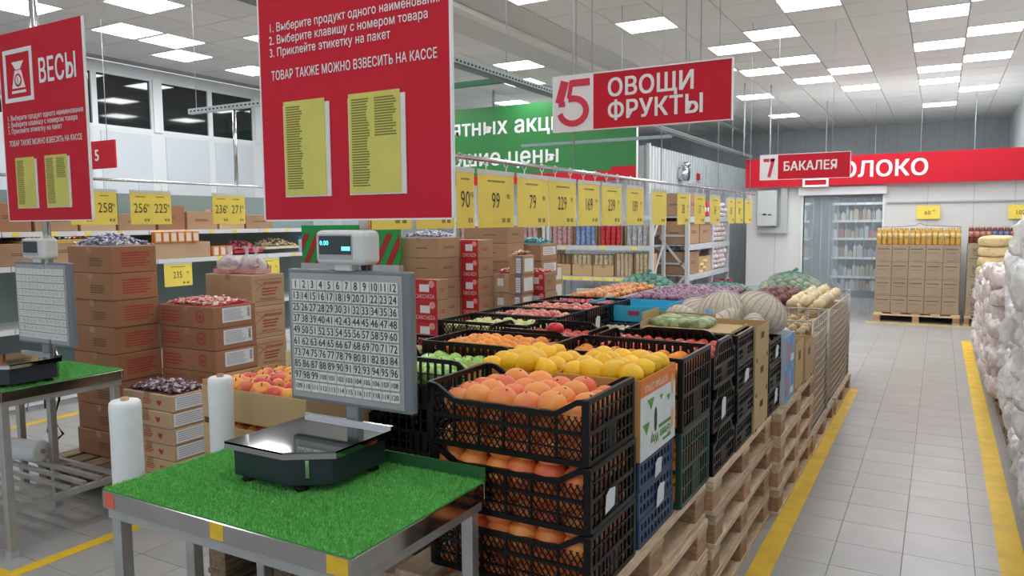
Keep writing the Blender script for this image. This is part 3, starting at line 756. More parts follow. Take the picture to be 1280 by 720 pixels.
S2 = make_scale('counter_scale','dark counter scale with keypad on the left edge grass table',.06,False); S2.location = (-4.07,2.0,.841)

# ---- weighing instruction signs on poles
def weigh_sign(x0, x1, z0, y, lab, pole_x, pole_bottom, kz=1.0):
    W = x1-x0; Hh = W*1.30*kz; V = lambda v: v*W/.75*kz
    t = thing('instruction_sign', lab, 'sign', (x0,y,z0))
    plate(t,'board',0,0,0,W,.010,Hh,RED); plate(t,'edge_strip',W,-.001,0,W+.006,.011,Hh,SIGNW); plate(t,'edge_strip',-.006,-.001,0,0,.011,Hh,SIGNW); plate(t,'edge_strip',0,-.001,-.005,W,.011,0,SIGNW)
    s = W/.75; P = lambda v: v*s
    # framed scale pictogram
    ix, iz, iw, ih = P(.04), V(.617), P(.27), V(.27)
    f = MB(); e = P(.022)
    f.box(ix,-.003,iz,ix+iw,0,iz+e); f.box(ix,-.003,iz+ih-e,ix+iw,0,iz+ih); f.box(ix,-.003,iz+e,ix+e,0,iz+ih-e); f.box(ix+iw-e,-.003,iz+e,ix+iw,0,iz+ih-e)
    cx = ix+iw/2
    f.slab([(cx-P(.055),iz+V(.205)),(cx+P(.055),iz+V(.205)),(cx+P(.02),iz+V(.165)),(cx-P(.02),iz+V(.165))],-.003,0)
    f.slab([(cx-P(.028),iz+V(.16)),(cx+P(.028),iz+V(.16)),(cx+P(.06),iz+V(.07)),(cx-P(.06),iz+V(.07))],-.003,0)
    f.box(cx-P(.065),-.003,iz+V(.045),cx+P(.065),0,iz+V(.058)); obj('pictogram', f, SIGNW, t)
    f = MB(); f.tube([(cx,-.0035,iz+V(.11)),(cx,-.003,iz+V(.11))], P(.034), 18); obj('pictogram_dial', f, RED, t)
    f = MB(); f.tube([(cx,-.0042,iz+V(.11)),(cx,-.0037,iz+V(.11))], P(.024), 18); obj('pictogram_dial', f, SIGNW, t)
    f = MB(); f.bar((cx,-.0046,iz+V(.10)),(cx,-.0046,iz+V(.128)),P(.006),.0006,(0,1,0)); obj('pictogram_hand', f, RED, t)
    text(t,'ВЕСЫ',P(.165),(P(.36),-.001,V(.745)),m=SIGNW,bold=.025,align='LEFT',sx=.70)
    for i, q in enumerate(['1. Выберите продукт одного наименования','2. Выберите клавишу с номером товара','3. Приклейте этикетку на пакет']):
        text(t,q,P(.0375),(P(.045),-.001,V(.535-.034*i)),m=SIGNW,bold=.012,align='LEFT',sx=.84)
    text(t,'ТОВАР ТАКЖЕ МОЖНО ВЗВЕСИТЬ НА КАССЕ',P(.040),(P(.05),-.001,V(.403)),m=SIGNW,bold=.016,align='LEFT',sx=.71)
    for i,(a,c,h) in enumerate([(.10,.28,.345),(.375,.575,.35)]):
        p = plate(t,'paper_pocket',P(a),-.004,V(.063),P(c+.018),-.001,V(.063+.255),mat('pocket_white',(.75,.72,.68),.4))
        q = plate(p,'price_list',P(a+.004),-.006,V(.067),P(c),-.004,V(.063+.265),YELD)
        cols = [(a+.015,a+.085)]+([(a+.105,c-.012)] if i else [])
        for c0,c1 in cols:
            b = MB(); n = 34 if c0 < a+.05 else 15
            for r in range(n):
                z = .31-.0068*r; b.box(P(c0),-.0066,V(z),P(c0+(c1-c0)*random.uniform(.8,1)),-.006,V(z+.0035))
            obj('list_print', b, mat('list_ink',(.20,.19,.04),.7), q)['kind'] = 'stuff'
    b = MB(); b.tube([(pole_x-x0,.05,pole_bottom-z0),(pole_x-x0,.05,ZC-z0)], .019, 14); obj('pole', b, CHROME, t)
    b = MB()
    for z in (.2,.7): b.box(pole_x-x0-.025,.0101,z*W/.75,pole_x-x0+.025,.045,z*W/.75+.02)
    obj('bracket', b, GREYP, t)
weigh_sign(-1.910,-1.180,1.645,1.74,'big red weighing instruction sign above the foreground scale',-1.535,1.2,1.15)
weigh_sign(-4.170,-3.455,1.661,2.10,'red ВЕСЫ weighing sign above the left edge scale',-3.93,.86)

# ---- bag rolls
def bag_roll(loc, r, h, lab, rot=None, core=True):
    t = thing('bag_roll', lab, 'roll of bags', loc)
    b = MB(); b.lathe([(.012,0),(r*.97,0),(r,.006),(r*1.01,h*.3),(r*.99,h*.6),(r*1.01,h*.92),(r*.97,h-.006),(r*.85,h),(.014,h)], 26); obj('film', b, BAGROLL, t)
    b = MB(); b.lathe([(.013,h-.02),(.013,h+.01)], 10); obj('core', b, CARDL, t)
    if rot: t.rotation_euler = rot
    return t
bag_roll((-2.265,1.45,.78),.048,.29,'upright white roll of plastic bags at the table corner')
bag_roll((-2.24,1.80,.775),.043,.31,'upright white roll of plastic bags by the apricot carton')
r = bag_roll((-4.78,2.28,.33),.062,.30,'loose roll of clear bags lying on the lower shelf'); r.rotation_euler = (0,PI/2,.25)
b = MB(); b.tube([(-2.265,1.45,.74),(-2.265,1.45,.78)],.008,8); b.tube([(-2.265,1.45,.75),(-2.065,1.45,.75)],.008,8); tag(obj('roll_holder', b, CHROME),'small chrome peg holding the corner bag roll','holder')
b = MB(); b.tube([(-2.24,1.80,.74),(-2.24,1.80,.775)],.008,8); b.tube([(-2.24,1.80,.75),(-2.065,1.80,.75)],.008,8); tag(obj('roll_holder', b, CHROME),'small chrome peg holding the farther bag roll','holder')
b = MB(); b.tube([(-4.45,2.46,.80),(-4.44,2.44,.62),(-4.47,2.42,.50),(-4.42,2.44,.42),(-4.50,2.43,.36),(-4.56,2.43,.42),(-4.54,2.44,.58)],.007,6); b.box(-4.565,2.42,.56,-4.52,2.46,.62); tag(obj('power_cable', b, BLACK),'black power cable with plug hanging under the left table','cable')
# ================================================================== FRUIT AND VEGETABLES
def fruit_mesh(name, r, m, prof='round', m2=None):
    """surface of revolution shaped per kind, with stem or calyx"""
    n, k = 16, 10; vs = []; fs = []
    for i in range(k+1):
        a = PI*i/k; x = math.sin(a); z = -math.cos(a)
        if prof == 'apple':
            x *= 1.0; z = z*.88-(.22*math.exp(-(x/.35)**2) if i > k/2 else -.12*math.exp(-(x/.3)**2))
        elif prof == 'lemon':
            z *= 1.12+.22*math.exp(-(x/.28)**2); 
        elif prof == 'citrus': z *= .94
        elif prof == 'potato': z *= .72
        elif prof == 'long': z *= 2.2; x *= 1-.12*abs(math.cos(a))
        elif prof == 'onion': z = z*.88+(.30*math.exp(-(x/.2)**2) if i > k/2 else 0)
        elif prof == 'pepper': z *= 1.1; 
        for j in range(n):
            w = 1+(.06*math.cos(4*2*PI*j/n) if prof == 'pepper' else 0)
            if prof == 'potato': w = 1+.18*math.cos(2*PI*j/n+.4)
            vs.append((r*x*w*math.cos(2*PI*j/n), r*x*w*math.sin(2*PI*j/n), r*z))
    for i in range(k):
        for j in range(n): fs.append((i*n+j, i*n+(j+1)%n, (i+1)*n+(j+1)%n, (i+1)*n+j))
    b = MB(); b.add(vs, fs, 0, True)
    if prof in ('apple','pepper'): b.tube([(0,0,r*.55),(r*.08,0,r*1.0)], r*.05, 5, 1)
    if prof == 'citrus': b.lathe([(r*.10,r*.92),(r*.06,r*.955)], 7, (0,0,0), 1)
    me = b.mesh(name, [m, m2 or mat('stem_brown',(.10,.06,.02),.8)])
    bm = bmesh.new(); bm.from_mesh(me); bmesh.ops.remove_doubles(bm, verts=bm.verts, dist=1e-5); bm.to_mesh(me); bm.free(); me.update()
    return me
M_GRAPE = mat('grapefruit_skin',(.92,.34,.075),.42,col2=(.84,.13,.065),vscale=9,mix=(.40,.72),bump=.12,bscale=260,rnd=.08)
M_LEMON = mat('lemon_skin',(.92,.54,.008),.38,var=.06,vscale=12,bump=.2,bscale=200,rnd=.08)
M_ORANGE = mat('orange_skin',(.86,.28,.01),.38,var=.08,vscale=12,bump=.15,bscale=240,rnd=.12)
M_GREENA = mat('green_apple_skin',(.34,.62,.13),.25,var=.12,vscale=10,rnd=.08)
M_PALEA = mat('pale_apple_skin',(.62,.66,.24),.3,var=.12,vscale=14,rnd=.08)
M_REDA = mat('red_apple_skin',(.62,.11,.09),.28,col2=(.78,.42,.22),vscale=12,mix=(.45,.75),rnd=.15)
M_APRI = mat('nectarine_skin',(.85,.36,.06),.38,col2=(.70,.07,.06),vscale=8,mix=(.48,.60),rnd=.1)
M_CRIM = mat('crimson_apple_skin',(.50,.025,.05),.25,var=.2,rnd=.1)
M_TOM = mat('tomato_skin',(.60,.05,.03),.22,var=.12,rnd=.15)
M_POT = mat('potato_skin',(.50,.36,.18),.8,var=.2,vscale=18,rnd=.18)
M_BEET = mat('beet_skin',(.16,.05,.06),.75,col2=(.30,.16,.13),vscale=18,rnd=.2)
M_ONION = mat('onion_skin',(.52,.17,.05),.4,col2=(.72,.38,.16),vscale=10,rnd=.15)
M_PONION = mat('purple_onion_skin',(.20,.07,.14),.4,col2=(.36,.24,.32),vscale=14,rnd=.15)
M_ROOT = mat('pale_root_skin',(.74,.62,.38),.7,var=.12,vscale=14,rnd=.12)
M_GING = mat('brown_root_skin',(.34,.24,.10),.8,var=.3,vscale=18,rnd=.2)
M_ZUC = mat('zucchini_skin',(.16,.24,.08),.4,col2=(.46,.52,.28),vscale=20,rnd=.12)
M_CABB = mat('cabbage_leaf',(.58,.68,.38),.5,var=.15,vscale=10,bump=.3,bscale=14)
M_MUSH = mat('mushroom',(.62,.50,.38),.7,var=.1,rnd=.1)
F = {'grapefruit':fruit_mesh('grapefruit',.048,M_GRAPE,'citrus'),'lemon':fruit_mesh('lemon',.040,M_LEMON,'lemon'),
 'orange':fruit_mesh('orange',.034,M_ORANGE,'citrus'),'green_apple':fruit_mesh('green_apple',.039,M_GREENA,'apple'),
 'pale_apple':fruit_mesh('pale_apple',.036,M_PALEA,'apple'),'red_apple':fruit_mesh('red_apple',.037,M_REDA,'apple'),
 'nectarine':fruit_mesh('nectarine',.041,M_APRI,'apple'),'crimson_apple':fruit_mesh('crimson_apple',.036,M_CRIM,'apple'),
 'tomato':fruit_mesh('tomato',.026,M_TOM,'apple',mat('leaf_green',(.05,.2,.03),.6)),'potato':fruit_mesh('potato',.034,M_POT,'potato'),
 'beet':fruit_mesh('beet',.042,M_BEET,'onion'),'onion':fruit_mesh('onion',.036,M_ONION,'onion'),'purple_onion':fruit_mesh('purple_onion',.036,M_PONION,'onion'),
 'turnip':fruit_mesh('turnip',.045,M_ROOT,'onion'),'brown_root':fruit_mesh('brown_root',.03,M_GING,'potato'),'zucchini':fruit_mesh('zucchini',.028,M_ZUC,'long'),
 'mushroom':fruit_mesh('mushroom',.022,M_MUSH,'apple'),'pepper':fruit_mesh('pepper',.04,M_REDA,'pepper'),'pomegranate':fruit_mesh('pomegranate',.040,mat('pomegranate_skin',(.60,.02,.03),.25,var=.1),'apple')}
CATF = {'zucchini':'vegetable','potato':'vegetable','beet':'vegetable','onion':'vegetable','purple_onion':'vegetable','turnip':'vegetable','brown_root':'vegetable','tomato':'vegetable','mushroom':'vegetable','pepper':'vegetable'}
NF = [0]
def heap(kind, x0, y0, x1, y1, ztop, layers, r, lab, group, hump=0.0, face_only=False, pitch=1.9, flat=False):
    """hexagonal layers of single fruits; buried inner layers keep only those next to the crate's open sides"""
    rng = random.Random(len(kind)+int(x0*100)+int(y0*31)+layers)
    s = r*pitch
    e = r*1.03+hump
    NX = max(2, int((x1-x0-2*e)/s+.5)+1); NY = max(2, int((y1-y0-2*e)/s+.5)+1)
    sx = (x1-x0-2*e)/(NX-1); sy = (y1-y0-2*e)/(NY-1)
    for L in range(layers):
        odd = (layers-1-L)%2; top = L == layers-1
        nx, ny = (NX-1, NY-1) if odd else (NX, NY)
        for i in range(nx):
            for j in range(ny):
                if L < layers-2 and not (j == 0 or i == nx-1): continue
                if L < layers-1 and face_only and not (j == 0 or i == nx-1): continue
                x = x0+e+(i+.5*odd)*sx+rng.uniform(-.13,.13)*r; y = y0+e+(j+.5*odd)*sy+rng.uniform(-.13,.13)*r
                z = ztop-r*1.05-(layers-1-L)*r*1.45+rng.uniform(-.16,.12)*r-(.35*r if hump and top and (i in (0,nx-1)) else 0)
                o = bpy.data.objects.new(kind, F[kind]); COL.objects.link(o)
                o.location = (x,y,z); q = 1.25 if kind in ('lemon','zucchini','potato','pepper','brown_root') else .5
                o.rotation_euler = (rng.uniform(-q,q)+(PI/2 if kind in ('lemon','zucchini') and not flat else 0), rng.uniform(-q,q), rng.uniform(0,6.28))
                if kind == 'zucchini': o.rotation_euler = (PI/2, 0, rng.uniform(-.3,.3)+PI/2)
                k = rng.uniform(.93,1.06); o.scale = (k,k,k)
                tag(o, '%s, %s layer, %s row, %s from left' % (lab, ['top','second','third','fourth','fifth','sixth'][layers-1-L], NTH[min(j,20)], NTH[min(i,20)]), CATF.get(kind,'fruit'), group); NF[0] += 1
G = .012
for k,(zt,nm) in enumerate([(1.150,'top'),(.955,'middle'),(.764,'bottom')]):
    heap('grapefruit',-1.335,1.84,-.815,2.18,zt,3 if k == 0 else 4,.0455,'grapefruit in the %s crate by the table' % nm,'grapefruit in the %s crate' % nm,.012 if k == 0 else 0)
heap('green_apple',-1.92,2.25,-1.41,2.60,1.1,3,.038,'green apple in the arched crate','green apples in the arched crate',.01)
heap('orange',-1.345,2.62,-.795,2.985,1.105,5,.034,'orange in the aisle side deep crate','oranges in the aisle side deep crate',.0)
heap('orange',-1.345,2.62,-.795,2.985,0.85,5,.034,'orange in the dark green crate','oranges in the dark green crate',.0,True)
heap('orange',-1.95,2.65,-1.40,3.015,1.125,4,.034,'orange in crate behind the lemons','oranges in the inner deep crate',.03)
heap('tomato',-1.305,3.03,-.785,3.38,1.1,2,.026,'tomato in crate near the aisle','tomatoes in the aisle crate',.0)
heap('tomato',-1.89,3.05,-1.37,3.40,1.1,2,.026,'tomato in crate below the pomegranate','tomatoes in the inner crate',.0)
o = bpy.data.objects.new('pomegranate', F['pomegranate']); COL.objects.link(o); o.location = (-1.535,3.10,1.135); tag(o,'single bright red pomegranate sitting on the tomatoes','fruit')
heap('pale_apple',-2.30,3.26,-1.78,3.59,1.115,3,.036,'pale apple in back row crate','pale apples in the back row crate',.01)
heap('red_apple',-2.30,3.63,-1.78,3.96,1.13,3,.037,'pink apple behind the pale apples','pink apples behind pale apples',.03)
heap('red_apple',-2.30,4.00,-1.78,4.33,1.13,3,.037,'pink apple in third back crate','pink apples in the third back crate',.01)
heap('crimson_apple',-2.30,4.37,-1.78,4.70,1.12,3,.036,'dark apple in farthest back crate','red apples in the farthest back crate',.01)
o = bpy.data.objects.new('crimson_apple', F['crimson_apple']); COL.objects.link(o); o.location = (-2.30,2.95,1.005); tag(o,'lone dark red apple in a nearly empty black crate','fruit')
heap('mushroom',-1.87,4.05,-1.53,4.33,1.0,2,.021,'mushroom in the dark blue crate','mushrooms in the blue crate',.0)

# ---- lemon cartons with green and orange printed ends
def lemon_prints(t, w, d, h):
    W1 = mat('carton_white',(.74,.76,.76),.6); OR = mat('carton_orange',(.83,.22,.02),.5); GR = mat('carton_green',(.10,.33,.03),.6)
    e = .0015; b = MB(); b.box(w,0,0,w+e,d,h*.78); obj('white_band', b, W1, t); b = MB(); b.box(w,0,h*.78,w+e,d,h); obj('orange_band', b, OR, t)
    text(t,'EGYPTIAN CITRUS',.034,(w+e+.0006,d*.42,h*.87),'+X',SIGNW,.0,sx=.8,flip=True)
    text(t,'Green Way',.050,(w+e+.0006,d*.55,h*.18),'+X',GR,.02,sx=.82,flip=True)
    b = MB(); b.box(w+e,d*.50,h*.27,w+e+.001,d*.86,h*.315); obj('green_band', b, GR, t)
    b = MB(); b.box(w+e,d*.62,h*.07,w+e+.001,d*.86,h*.105); obj('green_band', b, GR, t)
    for (y,z,s) in ((.26,.66,.05),(.56,.66,.025),(.78,.60,.03),(.14,.38,.05)):
        b = MB(); Y, Z = d*y, h*z; b.add([(w+e+.0008,Y-s*.7,Z+s*.3),(w+e+.0008,Y+s*.7,Z+s*.3),(w+e+.0008,Y+s*.1,Z-s*.5),(w+e+.0008,Y-s*.2,Z-s*.1)],[(0,1,2,3)]); obj('leaf_print', b, GR, t)
    b = MB(); pts = [(w+e+.0012,d*.40+.014*math.cos(a),h*.42+.042*math.sin(a)) for a in [2*PI*i/16 for i in range(16)]]; b.add(pts,[tuple(range(16))]); obj('hand_hole', b, INK, t)
    for y,z in ((.90,.74),(.90,.28)):
        b = MB(); pts = [(w+e+.001,d*y+.016*math.cos(a),h*z+.038*math.sin(a)) for a in [2*PI*i/14 for i in range(14)]]; b.add(pts,[tuple(range(14))]); obj('fruit_print', b, mat('fruit_print',(.80,.48,.20),.6), t)
LC = make_carton(.30,.355,.265,mat('carton_inner_orange',(.66,.33,.10),.7),True,False,lemon_prints,name='lemon_carton')
LC2 = make_carton(.34,.355,.255,mat('carton_inner_orange',(.66,.33,.10),.7),True,False,name='lemon_carton')
use(LC,(-1.10,2.215,.8665),0,'white and orange printed open carton of lemons on blue crates')
use(LC2,(-1.445,2.215,.8665),0,'open orange-lined carton of lemons beside green apples')
heap('lemon',-1.095,2.225,-.805,2.56,1.18,4,.042,'yellow lemon in the printed carton','lemons in the printed carton',.0)
heap('lemon',-1.44,2.225,-1.11,2.56,1.18,4,.042,'yellow lemon in the inner carton','lemons in the inner carton',.015)

# ---- kraft fruit cartons at the near left of the island
KO = make_carton(.56,.40,.147,CARDK,True,False,low=.125)
for k in range(4): use(KO,(-2.50,1.92,.4335+.149*k),0,'%s open kraft carton of nectarines behind the keypad scale' % ['lowest','third from top','second from top','topmost'][k],'kraft nectarine cartons')
b = MB(); b.box(0,0,0,.035,.035,.18); 
for k in range(2): pass
heap('nectarine',-2.49,1.93,-1.95,2.31,1.04,2,.041,'nectarine in the top kraft carton','nectarines in the top kraft carton',.0)
heap('nectarine',-2.49,1.93,-1.95,2.31,0.865,2,.034,'nectarine in the second kraft carton','nectarines in the second kraft carton',.0,True)
PC = make_carton(.52,.38,.12,mat('pale_carton',(.66,.58,.34),.7),True,False,name='fruit_carton')
for k in range(4): use(PC,(-2.50,2.36,.955-.121*k),0,'%s pale open carton with yellow green apples inside' % ADJ[k],'pale fruit cartons')
heap('pale_apple',-2.49,2.37,-1.99,2.72,1.06,2,.036,'yellow green apple in pale carton','apples in the pale carton',.0)

# ---- open carton of zucchini, kraft boxes, blue boxes, cabbage cartons along the aisle
def holes(t,w,d,h):
    for y in (.5,): b = MB(); b.box(w,d*y-.035,h*.62,w+.0012,d*y+.035,h*.80); obj('hand_hole', b, INK, t)
    for y in (.12,.88): b = MB(); b.box(w,d*y-.012,0,w+.0012,d*y+.012,.02); obj('vent_notch', b, INK, t)
KF = make_carton(.52,.33,.176,CARDK,True,False,holes,name='kraft_box')
for k in range(3): use(KF,(-1.285,3.75,.927-.1765*k),0,'%s kraft box with hand hole on the aisle side' % ADJ[k],'kraft boxes on the aisle')
b = MB(); b.box(-1.24,3.42,1.117,-.80,3.72,1.121); b.box(-1.24,3.42,1.121,-1.235,3.72,1.15); b.box(-.805,3.42,1.121,-.80,3.72,1.13); b.box(-1.24,3.70,1.121,-.95,3.704,1.17); b.box(-1.245,3.46,1.121,-1.24,3.70,1.19); tag(obj('cardboard_tray', b, CARDK),'flattened brown cardboard tray on the small black crates','tray')
heap('zucchini',-1.20,3.50,-.96,3.71,1.165,1,.028,'pale zucchini on the brown tray','zucchini on the tray',.0)
def blueprint(t,w,d,h):
    b = MB(); b.box(w,0,0,w+.0012,d,h); obj('blue_print', b, BLUEPRT, t)
    b = MB(); b.box(w+.0012,d*.12,h*.2,w+.002,d*.45,h*.8); obj('red_print', b, mat('pinkish',(.50,.22,.28),.6), t)
    b = MB(); b.box(w+.0012,d*.55,h*.15,w+.002,d*.9,h*.35); obj('white_print', b, LABELW, t)
BB = make_carton(.54,.30,.194,mat('blue_white_card',(.60,.66,.74),.6),True,False,blueprint,name='blue_box')
for k in range(2): use(BB,(-1.28,4.445,.772-.1945*k),0,'%s blue printed box between black crates and cabbage carton' % ['upper','lower'][k],'blue printed boxes')
CC1 = make_carton(.5,.30,.30,CARDK,True,False,holes,name='cabbage_carton'); use(CC1,(-1.235,4.765,.5775),0,'brown carton with a white cabbage on top')
CC2 = make_carton(.5,.33,.27,CARDK,True,False,holes,name='cabbage_carton'); use(CC2,(-1.225,5.08,.5775),0,'brown carton with torn flap before the wire cage')
b = MB(); b.lathe([(.02,-.10),(.10,-.07),(.135,0),(.115,.07),(.05,.105),(.01,.108)],18); o = obj('cabbage', b, M_CABB, None, loc=(-.92,4.93,.90)); o.rotation_euler = (.3,.5,0); o.scale = (1.1,.9,.85); tag(o,'pale white green cabbage lying in the brown carton','vegetable')
b = MB(); b.lathe([(.02,-.10),(.10,-.07),(.125,0),(.105,.07),(.05,.105),(.01,.108)],18); o = obj('cabbage', b, M_CABB, None, loc=(-1.11,4.93,.82)); tag(o,'second cabbage deeper in the brown carton','vegetable')

# ---- big net bag of cabbages
def net_bag(loc, R, rz, lab, fillm, netm, nballs, name='net_bag', flat=.6, rb=.05):
    t = thing(name, lab, 'net bag', loc, rz)
    rng = random.Random(nballs); b = MB()
    pts = []
    for i in range(nballs):
        a = i*2.39996; q = (i+.5)/nballs; zz = q; rr = math.sqrt(max(0,1-zz*zz))
        x, y, z = R[0]*rr*math.cos(a), R[1]*rr*math.sin(a), R[2]*zz
        k, n = 8, 10; vs = []; fs = []
        for u in range(k+1):
            for j in range(n):
                p = PI*u/k; vs.append((x+rb*math.sin(p)*math.cos(2*PI*j/n), y+rb*math.sin(p)*math.sin(2*PI*j/n), max(0.002,z+rb-rb*math.cos(p)-rb*.3)))
        for u in range(k):
            for j in range(n): fs.append((u*n+j,u*n+(j+1)%n,(u+1)*n+(j+1)%n,(u+1)*n+j))
        b.add(vs, fs, 0, True)
    o = obj('contents', b, fillm, t); o['kind'] = 'stuff'
    # netting: fine crossing strands over the lump
    s = MB(); K = 34
    def P(a, v):
        rr = math.cos(v); bump = 1+.05*math.sin(a*7)*math.cos(v*6)
        return Vector(((R[0]+rb)*rr*math.cos(a)*bump, (R[1]+rb)*rr*math.sin(a)*bump, (R[2]+rb*1.75)*math.sin(v)*bump))
    for i in range(K):
        for sg in (1,-1):
            pts = [P(2*PI*i/K+sg*v*1.1, v) for v in [PI/2*.97*q/10 for q in range(11)]]
            for p, q in zip(pts, pts[1:]): s.bar(p, q, .0035, .0015, (p+q).normalized()+Vector((0,0,.01)))
    obj('netting', s, netm, t)['kind'] = 'stuff'
    s = MB(); s.tube([(0,0,R[2]+rb*1.5),(.02,.01,R[2]+rb*1.5+.03),(.05,.0,R[2]+rb*1.5+.045)],[.018,.012,.02],8); obj('tied_neck', s, netm, t)
    return t
CREAM = mat('cream_cabbage',(.66,.62,.50),.6,var=.12,vscale=10); NETC = mat('cream_netting',(.52,.44,.46),.6); NETG = mat('green_netting',(.10,.30,.24),.6); NETP = mat('purple_netting',(.30,.14,.42),.6)
def melon_net():
    t = thing('cabbage_net', 'cream mesh sacks bulging with cabbages lying behind the kraft boxes', 'net bag', (-1.06,4.42,.995), 0)
    for i,(x,y,z,rx,ry,rz_) in enumerate([(-.02,.0,.10,.15,.13,.125),(.17,.07,.10,.17,.13,.115),(-.20,.10,.06,.13,.12,.10),(-.25,-.10,.045,.10,.11,.085),(-.02,-.16,.03,.20,.08,.06),(.17,-.12,.03,.10,.09,.07)]):
        b = MB(); k, n = 14, 22; vs = []; fs = []
        for u in range(k+1):
            for j in range(n):
                p = PI*u/k; a = 2*PI*j/n; rr = math.sin(p)*(1+.03*math.cos(a*11))
                vs.append((rr*math.cos(a), rr*math.sin(a), -math.cos(p)))
        for u in range(k):
            for j in range(n): fs.append((u*n+j,u*n+(j+1)%n,(u+1)*n+(j+1)%n,(u+1)*n+j))
        b.add(vs, fs, 0, True); o = obj('netted_cabbage', b, mat('netted_cream',(.74,.68,.52),.65,var=.10,vscale=6,bump=.5,bscale=50), t)
        o.location = (x,y,z); o.scale = (rx,ry,rz_); o.rotation_euler = (.3*i,.5*math.sin(i*2),i)
        s = MB()
        for m_ in range(22):
            a = 2*PI*m_/22
            for c in range(12):
                p0, p1 = PI*c/12, PI*(c+1)/12
                A = Vector((math.sin(p0)*math.cos(a),math.sin(p0)*math.sin(a),-math.cos(p0)))*1.035; B_ = Vector((math.sin(p1)*math.cos(a),math.sin(p1)*math.sin(a),-math.cos(p1)))*1.035
                s.bar(A,B_,.035,.02,(A+B_).normalized()+Vector((.001,0,0)))
        g = obj('net_strands', s, NETC, o); g['kind'] = 'stuff'
    b = MB(); b.tube([(-.10,-.10,.12),(-.02,-.17,.07),(.06,-.22,.02)],[.012,.02,.008],7); obj('blue_tie', b, mat('blue_tie',(.10,.30,.60),.4), t)
melon_net()

# ---- light blue cardboard trays
def bluebox(t,w,d,h):
    b = MB(); b.box(.03,-.0012,h*.12,.16,0,h*.78); obj('paper_sheet', b, LABELW, t)
    b = MB(); b.box(w*.52,-.0012,h*.35,w*.66,0,h*.6); obj('red_logo', b, mat('logo_red',(.45,.05,.12),.5), t)
    b = MB(); b.box(w,d*.3,h*.45,w+.001,d*.7,h*.72); obj('handle_slot', b, INK, t)
LB = make_carton(.52,.42,.115,LTBLUE,True,False,bluebox,name='blue_carton',low=.10)
for k in range(4): use(LB,(-1.95,4.42,1.005-.1155*k),0,'%s light blue cardboard fruit tray behind the tomato crates' % ADJ[k],'light blue trays')

# ---- wire cages
WIRE = mat('cage_wire',(.50,.50,.47),.4,.5)
def cage(name, x0, y0, x1, y1, z0, z1, lab, card, floor_z):
    t = thing(name, lab, 'wire cage', (x0,y0,z0)); W, D, Hh = x1-x0, y1-y0, z1-z0
    def side(nm, o, ux, L, bow):
        b = MB(); o = Vector(o); ux = Vector(ux); n = ux.cross(Vector((0,0,1)))
        k = int(L/.07)
        for i in range(k+1): u = L*i/k; b.tube([o+ux*u+Vector((0,0,.01)), o+ux*u+n*bow*.6+Vector((0,0,Hh*.5)), o+ux*u+Vector((0,0,Hh))], .0018, 4)
        m = int(Hh/.055)
        for j in range(m+1):
            z = Hh*j/m; bb = bow*math.sin(PI*j/m)*1.2
            b.tube([o+Vector((0,0,z)), o+ux*L*.25+n*bb*.8+Vector((0,0,z-.004)), o+ux*L*.5+n*bb+Vector((0,0,z-.007)), o+ux*L*.75+n*bb*.8+Vector((0,0,z-.004)), o+ux*L+Vector((0,0,z))], .0022, 4)
        obj(nm, b, WIRE, t)
    side('wire_panel',(0,0,0),(1,0,0),W,.0); side('wire_panel',(W,0,0),(0,1,0),D,.008); side('wire_panel',(0,D,0),(1,0,0),W,0); side('wire_panel',(0,0,0),(0,1,0),D,0)
    b = MB()
    for x in (0,W):
        for y in (0,D): b.tube([(x,y,0),(x,y,Hh+.005)], .006, 6)
    b.tube([(0,0,Hh),(W,0,Hh),(W,D,Hh),(0,D,Hh)], .005, 6, closed=True); b.tube([(0,0,0),(W,0,0),(W,D,0),(0,D,0)], .005, 6, closed=True); obj('frame', b, WIRE, t)
    if card:
        b = MB(); c = .012; b.box(c,c,.02,W-c,c+.006,card); b.box(W-c-.006,c+.006,.02,W-c,D-c,card); b.box(c,D-c-.006,.02,W-c-.006,D-c,card); b.box(c,c+.006,.02,c+.006,D-c-.006,card); b.box(c+.006,c+.006,floor_z,W-c-.006,D-c-.006,floor_z+.01); obj('cardboard_liner', b, CARDL, t)
cage('wire_cage',-1.55,5.45,-.735,6.27,.146,.935,'tall wire cage of potatoes nearest on the aisle',.66,.60)
cage('wire_cage',-1.55,6.33,-.735,7.78,.146,.925,'long wire cage of beets and turnips at the aisle end',.70,.62)
cage('wire_cage',-2.42,5.45,-1.62,6.27,.146,.925,'wire cage with brown roots behind the light blue trays',.66,.55)
cage('wire_cage',-2.52,6.33,-1.62,7.78,.146,.93,'wire cage of purple onions in the rear row',.74,.66)
cage('wire_cage',-3.08,6.33,-2.56,7.78,.146,.93,'wire cage of orange onions at the rear left',.74,.66)
heap('potato',-1.53,5.47,-.76,6.25,0.895,2,.036,'brown potato in nearest wire cage','potatoes in the nearest cage',.03)
heap('beet',-1.53,6.36,-1.12,7.7,1.0,2,.045,'dark beet in the end cage','beets in the end cage',.03)
heap('turnip',-1.10,6.36,-.76,7.7,1.02,2,.045,'pale root in the end cage','pale roots in the end cage',.02)
heap('brown_root',-2.40,5.5,-1.64,6.25,0.87,2,.034,'brown root in middle wire cage','brown roots in the rear cage',.02)
heap('purple_onion',-2.5,6.36,-1.64,7.75,0.99,2,.042,'purple onion in the rear cage','purple onions in the rear cage',.03)
heap('onion',-3.06,6.36,-2.58,7.75,0.99,2,.042,'orange onion in rear left cage','onions in the rear left cage',.03)
cage('wire_cage',-2.42,7.84,-1.62,8.6,.002,.90,'far wire cage carrying a flat green net sack',.8,.78)
cage('wire_cage',-1.55,7.84,-.80,8.6,.002,.90,'far wire cage carrying the big green net sack of cabbages',.8,.78)
